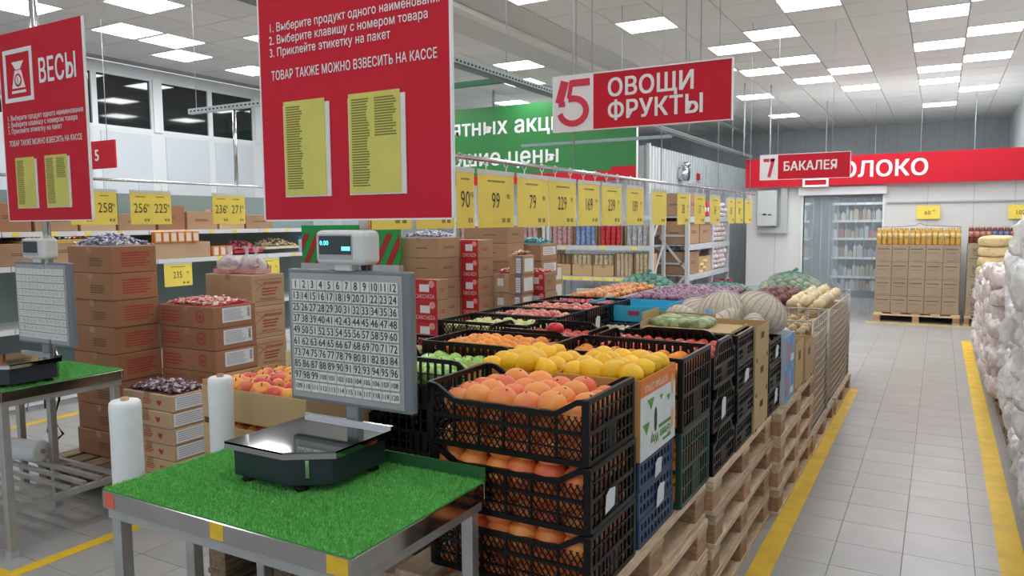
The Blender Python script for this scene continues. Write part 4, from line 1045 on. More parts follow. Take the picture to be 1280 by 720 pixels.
cage('wire_cage',-3.30,7.84,-2.50,8.6,.002,.90,'far left wire cage carrying a long green net sack',.8,.78)
net_bag((-1.32,8.2,.80),(.30,.24,.20),0,'big green net sack of round cabbages on the far cage',mat('net_cabbage',(.36,.42,.30),.6,var=.2),NETG,90,rb=.055)
net_bag((-2.02,8.2,.80),(.30,.22,.10),.2,'flat green net sack between the two higher sacks',mat('net_green_fill',(.16,.32,.26),.6,var=.2),NETG,70,rb=.04)
net_bag((-2.90,8.2,.80),(.34,.24,.17),-.2,'long green net sack on the far left cage',mat('net_green_fill',(.16,.32,.26),.6,var=.2),NETG,80,rb=.04)
# ================================================================== CONFECTIONERY STACKS
def candy(x0,y0,x1,y1,z,n,hump,cols,lab,parent=None):
    """loose wrapped sweets nobody could count: one mesh, little twisted wrappers"""
    rng = random.Random(int(abs(x0)*100)+n); b = MB()
    for i in range(n):
        x, y = rng.uniform(x0+.02,x1-.02), rng.uniform(y0+.02,y1-.02)
        e = (1-abs(2*(x-x0)/(x1-x0)-1)**2)*(1-abs(2*(y-y0)/(y1-y0)-1)**2); zz = z+hump*e*rng.uniform(.3,1)+.008
        a = rng.uniform(0,PI); c = Vector((x,y,zz)); d = Vector((math.cos(a),math.sin(a),rng.uniform(-.5,.5))).normalized(); s = rng.uniform(.014,.020)
        w = d.cross(Vector((0,0,1))).normalized(); u = w.cross(d)
        vs = [c-d*s*1.8+w*s*.6,c-d*s*1.8-w*s*.6,c-d*s+w*.002,c-d*s*.9-w*.002]
        ring = [c-d*s,c+w*s*.7,c+u*s*.6,c-w*s*.7,c-u*s*.6,c+d*s]
        b.add(ring,[(0,2,1),(0,3,2),(0,4,3),(0,1,4),(5,1,2),(5,2,3),(5,3,4),(5,4,1)],i%len(cols))
        b.add([c-d*s,c-d*s*1.9+w*s*.6,c-d*s*1.9-w*s*.6],[(0,1,2)],(i+1)%len(cols)); b.add([c+d*s,c+d*s*1.9+w*s*.6,c+d*s*1.9-w*s*.6],[(0,2,1)],(i+1)%len(cols))
    # packed bed beneath the loose top
    b.box(x0+.006,y0+.006,z-.03,x1-.006,y1-.006,z,0)
    o = obj('wrapped_sweets', b, cols, parent); o['kind'] = 'stuff'
    if parent is None: o['label'] = lab; o['category'] = 'sweets'
    return o
def cw(n,c): return mat('wrapper_'+n, c, .3, rnd=0)
W_SIL = [cw('silver',(.62,.62,.68)),cw('violet',(.16,.13,.30)),cw('white',(.75,.75,.78))]
W_RED = [cw('red',(.55,.05,.07)),cw('pink',(.75,.35,.38)),cw('cream',(.78,.66,.45))]
W_DRK = [cw('plum',(.09,.03,.06)),cw('grey',(.50,.48,.52)),cw('brown',(.16,.07,.05))]
W_TEAL = [cw('teal',(.03,.35,.38)),cw('aqua',(.25,.60,.60)),cw('dark',(.05,.15,.18))]
W_MIX = [cw('gold',(.62,.42,.12)),cw('red',(.55,.05,.07)),cw('white',(.75,.75,.78))]
W_BLUE = [cw('blue',(.04,.12,.50)),cw('white',(.75,.75,.78)),cw('red',(.55,.05,.07))]
def p_redtext(t,w,d,h):
    for k in range(2): pass
    lines(t,'print',  '+X', d*.22,h*.22,d*.86,h*.80,6,w,PRINT)
    text(t,'ТОРТ',h*.16,(w+.001,d*.5,h*.72),'+X',PRINT,.02)
    lines(t,'print','-Y', w*.5,h*.25,w*.85,h*.6,4,0,PRINTD)
def p_heart(t,w,d,h):
    lines(t,'print','-Y', w*.05,h*.2,w*.42,h*.8,4,0,PRINT)
    b = MB()
    for i in range(16):
        a0, a1 = 2*PI*i/16, 2*PI*(i+1)/16; R = h*.26
        b.bar((w*.76+R*math.cos(a0),-.0008,h*.55+R*math.sin(a0)),(w*.76+R*math.cos(a1),-.0008,h*.55+R*math.sin(a1)),h*.06,.001,(0,1,0))
    obj('round_mark', b, PRINT, t); text(t,'qp',h*.3,(w*.76,-.0012,h*.58),m=PRINT,bold=.03)
    plate(t,'label',w,d*.20,h*.25,w+.0012,d*.88,h*.92,LABELW)
    lines(t,'label_print','+X',d*.24,h*.32,d*.74,h*.86,8,w+.0012,LABELG)
    b = MB()
    for i in range(9): b.box(w+.0013,d*.79,h*(.42+.05*i),w+.002,d*.85,h*(.42+.05*i+.025))
    obj('barcode', b, INK, t)
def p_tray(t,w,d,h):
    b = MB(); s = h*.22
    cx, cz = w*.74, h*.5
    pts = [(cx+s*.95*math.sin(a)**3*1.1, -.0008, cz+s*(.81*math.cos(a)-.31*math.cos(2*a)-.12*math.cos(3*a))) for a in [2*PI*i/20 for i in range(20)]]
    b.add(pts,[tuple(range(20))]); obj('heart_print', b, PRINT, t)
    lines(t,'print','-Y', w*.42,h*.3,w*.60,h*.7,3,0,PRINT); lines(t,'print','-Y', w*.22,h*.3,w*.36,h*.65,2,0,PRINTD)
    plate(t,'label',w,d*.06,h*.12,w+.0012,d*.95,h*.90,LABELW); lines(t,'label_print','+X',d*.1,h*.2,d*.9,h*.85,5,w+.0012,LABELG)
def p_stamp(t,w,d,h):
    b = MB(); 
    for (a,c,e,f) in ((.08,.15,.92,.165),(.08,.83,.92,.845)): b.box(w,d*a,h*c,w+.001,d*e,h*f)
    b.bar((w+.0005,d*.1,h*.8),(w+.0005,d*.5,h*.5),.003,.001,(1,0,0)); b.bar((w+.0005,d*.1,h*.5),(w+.0005,d*.45,h*.8),.003,.001,(1,0,0)); obj('stamp_print', b, PRINT, t)
    text(t,'штрихнизко',h*.15,(w+.001,d*.62,h*.72),'+X',PRINT,.02,sx=.8); text(t,'www.artp-group.ru',h*.10,(w+.001,d*.5,h*.24),'+X',PRINT,.02,sx=.8); lines(t,'print','+X',d*.3,h*.32,d*.8,h*.6,3,w,PRINT)
def p_plain(t,w,d,h): lines(t,'print','+X',d*.25,h*.45,d*.75,h*.6,2,w,PRINTD); lines(t,'print','-Y',w*.45,h*.45,w*.75,h*.55,1,0,PRINTD)
def p_red(t,w,d,h):
    RB = mat('box_red',(.52,.02,.03),.5)
    plate(t,'red_end',w*.42,-.0015,0,w+.0015,0,h,RB)
    plate(t,'white_sticker',w*.58,-.003,h*.42,w*.82,-.0015,h*.78,LABELW)
    b = MB(); pts = [(w*.88+w*.075*math.cos(a),-.0022,h*.80+w*.075*math.sin(a)) for a in [2*PI*i/14 for i in range(14)]]; b.add(pts,[tuple(range(14))]); obj('round_mark', b, mat('mark_pink',(.75,.32,.30),.6), t)
    text(t,'CARCHEZA',h*.27,(w*.71,-.0028,h*.20),m=mat('mark_pale',(.78,.50,.45),.6),bold=.02,sx=.75*w/.38*1.0)
    lines(t,'print','+X',d*.3,h*.4,d*.7,h*.6,2,w,PRINT)
def p_white(t,w,d,h):
    plate(t,'label',w,d*.12,h*.35,w+.0012,d*.90,h*.85,LABELW); lines(t,'label_print','+X',d*.16,h*.4,d*.86,h*.8,4,w+.0012,LABELG)
def p_purple(t,w,d,h):
    for x in (w*.55,w*.86): plate(t,'purple_tape',x,-.001,0,x+.035,0,h,TAPEP)
    plate(t,'label',w,d*.25,h*.15,w+.0012,d*.9,h*.85,LABELW); plate(t,'label',w*.60,-.002,h*.12,w*.98,-.001,h*.88,LABELW); lines(t,'label_print','-Y',w*.63,h*.2,w*.95,h*.8,5,.002,LABELG)
def p_kraft(t,w,d,h):
    plate(t,'label',w,d*.25,h*.35,w+.0012,d*.65,h*.75,LABELW); plate(t,'label',w*.2,-.0012,h*.35,w*.6,0,h*.75,LABELW)
def stack(x1,y0,w,d,h,zt,m,pr,n,desc,zb=.146,opened=True,sweets=None,scols=None,hump=.03,jit=.006,pal=True,group='sweet boxes in stacks'):
    """stack of cartons whose right front edge stands at (x1, y0); topmost one open"""
    if n is None: n = int((zt-zb)/h+.5); h = (zt-zb)/n
    src = make_carton(w,d,h-.002,m,False,True,pr)
    for k in range(n):
        o = use_now(src,(x1-w+random.uniform(-jit,jit), y0+random.uniform(-jit,jit), zt-h*(k+1)),'%s, %s' % (desc, (ADJ+['sixth from top','seventh from top','eighth from top','ninth from top','tenth from top'])[k]),group,k == 0)
    if sweets: candy(x1-w+.012,y0+.012,x1-.012,y0+d-.012,zt+.002,sweets,hump,scols,'loose wrapped sweets heaped on the '+desc)
    
    return src
def use_now(src,loc,lab,group,first):
    if first: src.location = loc; src['label'] = lab; src['group'] = group; return src
    return dup(src,loc,0,lab,group)
P5 = make_pallet('wooden_pallet','old pallet under the red text cartons by the left table',1.2,.80,PALD,PALD); P5.location = (-4.99,2.58,0)
P6 = make_pallet('wooden_pallet','old narrow pallet under the shallow heart print cartons',1.2,.50,PALD,PALD); P6.location = (-4.15,2.52,0)
P7 = make_pallet('wooden_pallet','old pallet under the red ended far cartons',1.2,.95,PALD,PALD); P7.location = (-4.06,4.88,0)
P8 = make_pallet('wooden_pallet','old pallet under the farthest carton stacks',1.15,.95,PALD,PALD); P8.location = (-4.06,6.10,0)
stack(-4.43,2.80,.46,.31,.1695,1.504,CARDR,p_redtext,8,'brown carton with red text beside the left keypad',sweets=320,scols=W_SIL,hump=.07)
stack(-3.61,2.58,.44,.27,.0925,.700,CARDL,p_tray,6,'shallow carton with small red heart print',sweets=320,scols=W_DRK,hump=.03)
stack(-3.885,3.10,.53,.33,.1395,1.122,CARDR,p_heart,7,'brown carton with round red mark and white label',sweets=330,scols=W_RED,hump=.03)
stack(-4.14,3.62,.48,.30,.2265,1.281,CARDL,p_stamp,5,'light carton with crossed red stamp print',pal=True)
for (x,y,s) in ((-4.50,3.74,1.0),(-4.36,3.78,.8),(-4.24,3.76,.9)):
    t = thing('sweet_bag','tied clear bag of pink sweets standing on the stamped cartons','bag',(x,y,1.282),0,'clear sweet bags')
    candy(-.085*s,-.085*s,.085*s,.085*s,.032,90,.075*s,[cw('pink',(.75,.35,.38)),cw('white',(.75,.75,.78)),cw('plum2',(.35,.10,.22))],'',t)
    b = MB(); b.lathe([(.075*s,0),(.088*s,.03),(.080*s,.08),(.045*s,.115),(.012*s,.14),(.020*s,.17),(.032*s,.19)],14); obj('film', b, FILM, t)
# far row
stack(-3.60,5.10,.40,.32,.170,1.510,CARD,p_plain,8,'plain brown carton of the wide far stack',sweets=300,scols=W_SIL,hump=.05)
stack(-3.50,4.92,.40,.17,.165,1.175,CARD,p_red,None,'brown carton with red printed end behind the keypad',pal=False)
stack(-3.44,5.47,.30,.25,.165,1.484,CARD,p_red,8,'brown carton with red printed end in the tall narrow stack')
stack(-3.30,5.75,.16,.22,.165,1.18,CARDL,p_kraft,None,'light brown carton with small white label',sweets=60,scols=W_RED,hump=.03,pal=False)
stack(-3.17,5.72,.12,.25,.17,1.34,CARD,p_purple,None,'carton wrapped in purple tape with white labels',sweets=120,scols=W_MIX,hump=.03,pal=False)
stack(-3.47,6.02,.48,.32,.165,1.600,CARD,p_plain,9,'plain brown carton of the tallest far stack')
stack(-3.10,6.05,.30,.22,.165,1.17,CARD,p_red,None,'red ended carton in the far low stack',sweets=90,scols=W_RED,hump=.02,pal=False)
stack(-3.30,6.36,.32,.34,.160,1.420,CARD,p_white,8,'brown carton with broad white label in the farthest stack',sweets=160,scols=W_TEAL,hump=.06)
stack(-3.42,6.78,.34,.30,.165,1.19,CARDL,p_purple,None,'carton with patterned label at the end of the far row',pal=False)

# promo banner of green and red stripes
def banner():
    t = thing('striped_banner','green and red diagonal striped board standing behind the display','banner',(-5.04,5.0,0))
    plate(t,'board',0,0,1.28,1.12,.02,1.62,STRG)
    z0, z1 = 1.28, 1.545
    for k in range(-1,9):
        b = MB(); u = .02+k*.135; sh = .15; w = .065
        pts = [(u,z0),(u+w,z0),(u+w+sh,z1),(u+sh,z1)]
        def clip(p, lo, hi):
            out = []
            for i in range(len(p)):
                a, c = p[i], p[(i+1)%len(p)]
                for (x0_, z0_) in (a,):
                    pass
                ia, ic = lo <= a[0] <= hi, lo <= c[0] <= hi
                if ia: out.append(a)
                if ia != ic:
                    e = lo if (a[0] < lo) != (c[0] < lo) else hi; f = (e-a[0])/(c[0]-a[0]); out.append((e, a[1]+f*(c[1]-a[1])))
            return out
        q = clip(pts, 0, 1.12)
        if len(q) >= 3: b.slab(q,-.003,0); obj('stripe', b, STRR, t)
    plate(t,'grey_base',0,-.02,1.18,1.12,.04,1.28,GREYP)
    for x in (.02,1.06): plate(t,'leg',x,0,0,x+.04,.03,1.18,GREYP)
banner()

# ================================================================== PRICE RAILS
def price_sign(x, y0, w, z0, h, prices, lab, face_x=True, ring_z=None, group=None):
    t = thing('price_sign', lab, 'price tag', (x,y0,z0))
    b = MB(); b.box(0,0,0,.002,w,h); obj('sheet', b, YELP, t)
    b = MB(); b.box(-.002,-.002,h-.018,.004,w+.002,h+.006); obj('top_clip', b, CLIP, t)
    n = len(prices)
    for i, p in enumerate(prices):
        c = w*(i+.5)/n; ww = w/n
        if p:
            text(t,p,h*.40,(.003,c-ww*.03,h*.47),'+X',INK,.0,sx=.72,name='price')
            text(t,'90',h*.13,(.003,c+ww*.33,h*.56),'+X',INK,.0,sx=.8,name='price')
        lines(t,'small_print','+X',c-ww*.25,h*.80,c+ww*.25,h*.86,1,.0024,INKB)
        b = MB()
        for q in range(2): b.box(.0022,c+ww*(.15+.14*q),h*.09,.003,c+ww*(.24+.14*q),h*.17)
        obj('code_mark', b, INKB, t)
    if ring_z:
        for c in (w*.22,w*.78):
            b = MB(); pts = [(.001,c+.022*math.cos(a),ring_z-z0+.022*math.sin(a)-.006) for a in [2*PI*i/12 for i in range(12)]]; b.tube(pts,.003,5,closed=True)
            b.tube([(.001,c,h),(.001,c,ring_z-z0-.028)],.003,5); obj('ring', b, SIGNW, t)
    return t
def rail(x, y0, y1, z, r, lab, posts):
    t = thing('price_rail', lab, 'rail', (x,y0,z)); b = MB(); b.tube([(0,0,0),(0,y1-y0,0)], r, 12); obj('tube', b, CHROME, t)
    for y in posts: b = MB(); b.tube([(0,y-y0,0),(0,y-y0,ZC-z)],.004,6); obj('hanger', b, GREYP, t)
rail(-2.0,2.0,9.55,1.945,.012,'long chrome price rail hanging over the produce island',(2.6,4.3,6.0,7.8,9.3))
ORDR = NTH
PR = [(2.30,.33,'69','half hidden'),(2.66,.30,'129','behind the red sign'),(2.98,.155,'90','just right of the red sign'),(3.17,.36,'99',''),(3.57,.37,'79',''),(3.95,.37,'229',''),(4.36,.34,'169',''),(4.74,.36,'239',''),(5.20,.36,'189','')]
for i,(y,w,p,_) in enumerate(PR): price_sign(-1.995,y,w,1.605,.285,[p],'yellow price sign reading %s, %s on the island rail' % (p, NTH[i]),ring_z=1.945)
for i,(y,w,p) in enumerate([(5.76,.36,''),(6.42,.36,'28'),(6.95,.36,'37'),(7.50,.38,'54'),(8.22,.30,'65'),(8.58,.36,'89'),(9.02,.36,'')]): price_sign(-1.995,y,w,1.60,.285,[p],'far yellow price sign %s, %s along the island rail' % (('reading '+p) if p else 'with faint print', NTH[9+i]),ring_z=1.945)
rail(-5.75,1.8,7.4,1.995,.012,'chrome price rail above the confectionery stacks at left',(2.2,))
for i,(y,w,p) in enumerate(((3.325,.375,['208','258']),(3.815,.375,['256','225']),(4.615,.365,['236','271']))): price_sign(-5.745,y,w,1.640,.275,p,'yellow double price sign reading %s and %s, %s on left rail' % (p[0], p[1], NTH[i]),ring_z=1.995)
def strut():
    t = thing('perforated_strut','perforated grey ceiling strut with chrome drop pole above left price rail','strut',(-6.37,4.88,2.70))
    b = MB(); b.box(0,0,0,2.2,.05,.05); obj('bar', b, RACKM, t)
    b = MB()
    for k in range(40): b.box(.03+k*.054,-.001,.018,.03+k*.054+.025,0,.032)
    obj('slot', b, mat('slot_dark',(.02,.02,.02),.8), t)['kind'] = 'stuff'
    b = MB(); b.tube([(.62,.02,-.70),(.62,.02,0)],.018,12); obj('drop_pole', b, CHROME, t)
    for x in (.1,): b = MB(); b.tube([(x,.02,.05),(x,.02,ZC-2.70)],.004,6); obj('hanger', b, GREYP, t)
strut()
t = thing('aisle_sign','small far red aisle sign behind the left weighing sign','sign',(-8.57,5.0,2.255)); plate(t,'board',0,0,0,.82,.02,.30,RED); text(t,'5',.17,(.50,-.002,.14),m=SIGNW,bold=.03)
for x in (.15,.68): b = MB(); b.tube([(x,.01,.30),(x,.01,ZC-2.17)],.004,6); obj('hanging_rod', b, GREYP, t)

# ================================================================== LEFT WALL GONDOLA
def gondola():
    x0 = -7.1; m = mat('shelf_white',(.62,.68,.70),.4); bk = mat('gondola_back',(.22,.29,.28),.6)
    for s,(ya,yb) in enumerate(((1.2,3.55),(3.56,4.98),(4.99,6.45),(6.46,7.9))):
        t = thing('gondola_shelf', 'grey green shelving bay along the left wall, %s from the left' % ['first','second','third','fourth'][s], 'shelf', (x0,ya,0)); L = yb-ya
        plate(t,'back_panel',-.66,0,.1,-.63,L,1.98,bk); plate(t,'base',-.62,0,.04,.14,L,.20,WHITE); plate(t,'kick_panel',.10,0,0,.12,L,.04,GREYP)
        plate(t,'base_lip',.14,0,.20,.17,L,.34,WHITE); plate(t,'base_deck',-.62,0,.20,.14,L,.23,m)
        for z,d in ((.70,0),(1.255,0),(1.56,-.12)):
            sh = plate(t,'shelf',-.62,0,z,d,L,z+.02,m,0); plate(sh,'price_strip',d,0,z-.025,d+.012,L,z+.022,LABELW)
            for k in range(int(L/.33)):
                if random.random() < .7: yy = .08+k*.33; plate(sh,'price_tag',d+.012,yy,z-.02,d+.014,yy+.06,z+.018,YELP)
    for i,(y,p) in enumerate(((5.05,'235'),(5.72,'248'),(6.30,'249'),(7.25,'245'))): price_sign(x0+.012,y,.34,.98,.25,[p],'yellow price sign reading %s, %s under the wall shelf' % (p, NTH[i]))
gondola()
SM = {}
def small_items():
    x0 = -7.1
    # cartons filling the shelf from left to right
    kinds = [(.40,.22,.20,CARD),(.36,.24,.23,CARDL),(.42,.26,.17,CARD),(.33,.24,.26,CARDR)]
    protos = [make_carton(d,w,h,m,False,True,p_plain) for w,d,h,m in kinds]
    y = 1.9; k = 0
    while y < 4.2:
        w = kinds[k%4][0]; use(protos[k%4],(x0-.05-kinds[k%4][1],y,1.276),0,'brown carton on the left wall shelf, %s from its left end' % NTH[k],'cartons on the left wall shelf'); y += w+.02; k += 1
    y = 1.9
    while y < 6.6:
        if not 5.6 < y < 5.95:
            w = kinds[(k+1)%4][0]; use(protos[(k+1)%4],(x0-.20-kinds[(k+1)%4][1],y,1.581),0,'brown carton on the upper wall shelf, %s from the left' % NTH[k-4 if k > 3 else k],'cartons on the upper wall shelf')
        y += kinds[(k+1)%4][0]+.03; k += 1
    LBX = make_carton(.30,.40,.17,CARDL,False,False)
    for i,y in enumerate((4.45,4.98,5.30)): use(LBX,(x0-.36,y,1.276) ,0,'pale carton under the small orange boxes, %s from left' % ['first','second','third'][i],'pale shelf cartons')
    ob = thing('tea_box','small white and orange packet standing in a row on the wall shelf','packet',(0,0,0),0,'orange and white packets')
    plate(ob,'packet',0,0,0,.06,.080,.115,mat('packet_orange',(.72,.25,.06),.5),.002); plate(ob,'packet_label',.06,.012,.015,.0612,.070,.10,mat('packet_white',(.75,.68,.58),.5))
    for i in range(6): use(ob,(x0-.10,5.00+i*.092,1.447),0)
    for i in range(3): use(ob,(x0-.10,5.72+i*.095,1.277),0)
    def pk(y0,y1,z,cols,n,hump,lab): candy(x0-.42,y0,x0-.04,y1,z,n,hump,cols,lab)
    pk(6.02,6.45,1.33,[cw('scarlet',(.60,.02,.06)),cw('pink',(.75,.35,.38))],150,.12,'red bags of sweets on the wall shelf')
    pk(6.48,7.05,1.36,[cw('cream',(.78,.66,.45)),cw('beige',(.55,.40,.28))],150,.10,'cream coloured bags of sweets on the wall shelf')
    pk(3.7,4.4,1.50,W_MIX,160,.08,'mixed sweets in open cartons on the wall shelf')
    pk(2.9,3.5,1.52,W_RED,160,.09,'red and orange sweets on the wall shelf behind the left pole')
    pk(2.0,2.8,1.52,W_BLUE,200,.10,'blue and white sweets on the shelf at the left edge')
    bt = thing('milk_carton','small blue capped white packet on the wall shelf','packet',(0,0,0),0,'blue capped packets')
    plate(bt,'packet',0,0,0,.08,.075,.16,mat('packet_pale',(.66,.70,.74),.4),.004); plate(bt,'cap',.002,.002,.16,.078,.073,.20,mat('packet_blue',(.04,.20,.55),.4),.004)
    for i in range(8): use(bt,(x0-.12,7.10+i*.088,1.276),0)
small_items()

# ================================================================== RACKS WITH TINS
def tin(name,r,h,body,lid):
    b = MB(); b.lathe([(r*.96,0),(r,.004),(r,h-.004),(r*.96,h)],12,(0,0,0),0); b.lathe([(r*.9,h),(r*.88,h+.001)],12,(0,0,0),1); return b.mesh(name,[body,lid])
TC = {'red':mat('tin_red',(.55,.03,.04),.35),'blue':mat('tin_blue',(.20,.30,.52),.35,var=.4,vscale=30),'pink':mat('tin_pink',(.50,.28,.30),.35,var=.4,vscale=30),'grey':mat('tin_grey',(.42,.44,.46),.35,var=.4,vscale=30),
      'brown':mat('tin_brown',(.22,.13,.07),.4,var=.3,vscale=30),'beige':mat('tin_beige',(.52,.42,.28),.4,var=.3,vscale=30)}
def tin_tray(w,d,h,kind,rows,label='carton tray of tins'):
    t = thing('tin_tray',label,'tray of tins'); m = CARDL
    plate(t,'tray_back',0,d-.006,0,w,d,h,m); plate(t,'tray_side',0,0,0,.005,d-.006,h,m); plate(t,'tray_side',w-.005,0,0,w,d-.006,h,m); plate(t,'tray_base',.005,0,0,w-.005,d-.006,.008,m)
    n = 4; r = (w-.02)/n/2*.96; th = (h-.01)/rows
    me = tin('tin',r,th*.96,TC[kind],mat('tin_lid',(.6,.6,.6),.3,.8))
    for i in range(n):
        for j in range(rows): link('tin',me,t,(.01+r+i*(w-.02)/n,r+.004,.008+j*th))
    return t
def rack_bay(x0,x1,y,shelves,lab,depth=.6,zt=2.05):
    t = thing('storage_rack',lab,'rack',(x0,y,0)); W = x1-x0
    for x in (0,W-.05):
        plate(t,'upright',x,0,0,x+.05,.05,zt,RACKM); plate(t,'upright',x,depth-.05,0,x+.05,depth,zt,RACKM)
    for z in shelves:
        plate(t,'beam',.05,-.004,z-.07,W-.05,.03,z,RACKM); plate(t,'beam',.05,depth-.03,z-.07,W-.05,depth,z,RACKM); plate(t,'deck',.05,.03,z-.02,W-.05,depth-.03,z-.002,GREYP)
    for z in (.15,.75,1.35):
        b = MB(); b.bar((W-.025,.04,z),(W-.025,depth-.04,z+.5),.03,.02,(1,0,0)); obj('brace', b, RACKM, t)
        b = MB(); b.bar((.025,.04,z+.5),(.025,depth-.04,z),.03,.02,(1,0,0)); obj('brace', b, RACKM, t)
    return t
rack_bay(-5.50,-3.72,10.8,(.78,1.26,1.72),'grey storage rack bay with tins and jars, beneath the green sign')
rack_bay(-7.30,-5.53,10.8,(.78,1.26,1.72),'grey storage rack bay left of the tin rack, mostly hidden')
for i,(x,kd) in enumerate([(-5.43,'pink'),(-5.02,'blue'),(-4.60,'red'),(-4.17,'grey')]):
    o = tin_tray(.37,.22,.30,kd,4); o.location = (x,10.83,1.262); o['label'] = '%s coloured tins stacked in a tray on the upper rack shelf' % kd
for i,(x,kd) in enumerate([(-5.43,'brown'),(-5.06,'beige'),(-4.70,'beige')]):
    o = tin_tray(.33,.22,.16,kd,2); o.location = (x,10.83,.957); o['label'] = 'short tray of %s jars on the lower rack shelf, %s from left' % (kd,['first','second','third'][i])
RB1 = make_carton(.34,.24,.17,CARDK,False,True,None)
for i,x in enumerate((-5.43,-5.06,-4.70)): use(RB1,(x,10.83,.784),0,'closed carton under the jar trays on lower rack shelf, %s from left' % ['first','second','third'][i],'cartons on the lower rack shelf')
for i,x in enumerate((-4.33,-4.02)):
    o = tin_tray(.28,.22,.36,'beige',4); o.location = (x,10.83,.784); o['label'] = 'tall tray of beige jars at the right end of lower shelf, %s' % ['inner','outer'][i]
for i in range(3):
    o = tin_tray(.40,.22,.28,['pink','brown','pink'][i],4); o.location = (-7.2+i*.56,10.83,1.262); o['label'] = 'tray of %s tins on the hidden left rack, %s from left' % (['pink','brown','pink'][i],['first','second','third'][i])
for i in range(3):
    o = tin_tray(.40,.22,.28,['brown','pink','grey'][i],4); o.location = (-7.2+i*.56,10.83,.785); o['label'] = 'lower tray of %s tins on the hidden left rack' % ['brown','pink','grey'][i]
FB = make_carton(.38,.30,.20,CARD,False,True,p_plain)
for i,(x,y,z) in enumerate([(-5.35,10.85,.002),(-4.9,10.9,.002),(-4.4,10.86,.002),(-4.9,10.9,.204),(-5.3,10.85,.204)]): use(FB,(x,y,z),0,'brown carton on the floor under the tin rack, %s placed from left' % NTH[i],'floor cartons under the rack')
lab = thing('label_box','white box with printed label under the tin rack','box',(-5.0,10.86,.41)); plate(lab,'box_body',0,0,0,.42,.3,.17,mat('card_white',(.62,.60,.54),.7),.004); lines(lab,'print','-Y',.1,.05,.34,.12,2,0,INK)
for k in range(9): plate(bpy.data.objects.get('storage_rack'),'price_tag',.10+k*.18,-.008,.720,.25+k*.18,-.004,.765,YELP)
for k in (0,4,7): plate(bpy.data.objects.get('storage_rack'),'price_tag',.25+k*.17,-.008,1.205,.35+k*.17,-.004,1.245,YELP)
# second rack, facing the aisle, with its braced end
def side_rack():
    t = thing('storage_rack','tall grey pallet rack facing the aisle beside the milk wall','rack',(-4.05,11.55,0))
    W, L, zt = .65, 2.6, 2.05
    for x in (0,W-.06):
        for y in (0,1.42,L-.06): plate(t,'upright',x,y,0,x+.06,y+.06,zt,RACKM)
    for z in (.78,1.26,1.70):
        for x in (0,W-.03): plate(t,'beam',x,.06,z-.09,x+.035,L-.06,z,RACKM)
        plate(t,'deck',.035,.03,z-.02,W-.03,L-.03,z-.002,GREYP)
        b = MB(); b.bar((.05,.03,z-.3),(W-.05,.03,z-.3),.03,.02,(0,1,0)); obj('cross_bar', b, RACKM, t)
    for p_, q_ in (((.03,.03,1.55),(W-.03,.03,.85)),((W-.03,.03,.80),(.03,.03,.1)),((.05,L-.03,.9),(W-.05,L-.03,1.6))): b = MB(); b.bar(p_,q_,.035,.02,(0,1,0)); obj('brace', b, RACKM, t)
    BX = make_carton(.55,.62,.36,CARD,False,True,p_plain)
    for y,z in ((11.62,.785),(11.62,1.265),(12.3,1.265),(11.62,1.71)): use(BX,(-3.98,y,z),0,('large brown carton on the aisle rack, %s shelf' % {.785:'lower',1.265:'middle',1.71:'upper'}[z]),'large cartons on the aisle rack')
    rp = thing('red_packet','red upright packet in a carton on the aisle rack','packet',(0,0,0),0,'red packets on the aisle rack')
    plate(rp,'packet',0,0,0,.06,.13,.26,mat('packet_red',(.55,.02,.05),.4),.01); plate(rp,'packet_band',.06,.02,.08,.062,.11,.15,LABELW)
    for z in (1.265,1.705):
        for i in range(3): use(rp,(-3.50,12.42+i*.16,z),0)
    yp = make_carton(.3,.36,.26,CARDK,True,False,None)
    for i in range(2): use(yp,(-3.72,12.20+.38*i,.785),0,'open kraft carton with pasta packets on aisle rack, %s' % ['near','far'][i],'open kraft cartons on rack')
    pb = pillow('pasta_packet',.10,.09,.05,YBAG,3); pb['label'] = 'small yellow pasta packet in a kraft carton on the rack'; pb['category'] = 'packet'; pb['group'] = 'pasta packets on the rack'
    for i in range(8): use(pb,(-3.44,12.26+.09*(i%4)+.38*0+.05*(i//4),.80+.055*(i//2)),0)
    pf = pillow('flour_packet',.26,.17,.085,PBAG,5); pf['label'] = 'pinkish white packet in a pile on the aisle rack'; pf['category'] = 'packet'; pf['group'] = 'pink packets on the rack'
    for z0,n in ((.79,5),(1.27,5),(1.70,3)):
        for r in range(n):
            for i in range(4): use(pf,(-3.53,13.12+i*.235+.1*(r%2),z0+.04+r*.085),random.uniform(-.15,.15),'pinkish packet on the %s rack shelf, %s layer up, %s from near' % ({.79:'lower',1.27:'middle',1.70:'upper'}[z0],NTH[r],NTH[i]))
    rb = pillow('red_packet_bag',.22,.2,.08,mat('red_bag',(.62,.03,.08),.3),5); rb['label'] = 'red and white packet at the foot of the aisle rack'; rb['category'] = 'packet'; rb['group'] = 'red packets at the rack foot'
    for i in range(8): use(rb,(-3.42,12.3+i*.24,.45+.07*(i%2)),.2*i)
    for i in range(6):
        use(FB,(-3.95+.0*i,12.0+.42*(i%4),.002+.203*(i//4)),0,'brown carton on the floor inside the aisle rack, %s from near' % NTH[i],'floor cartons inside the aisle rack')
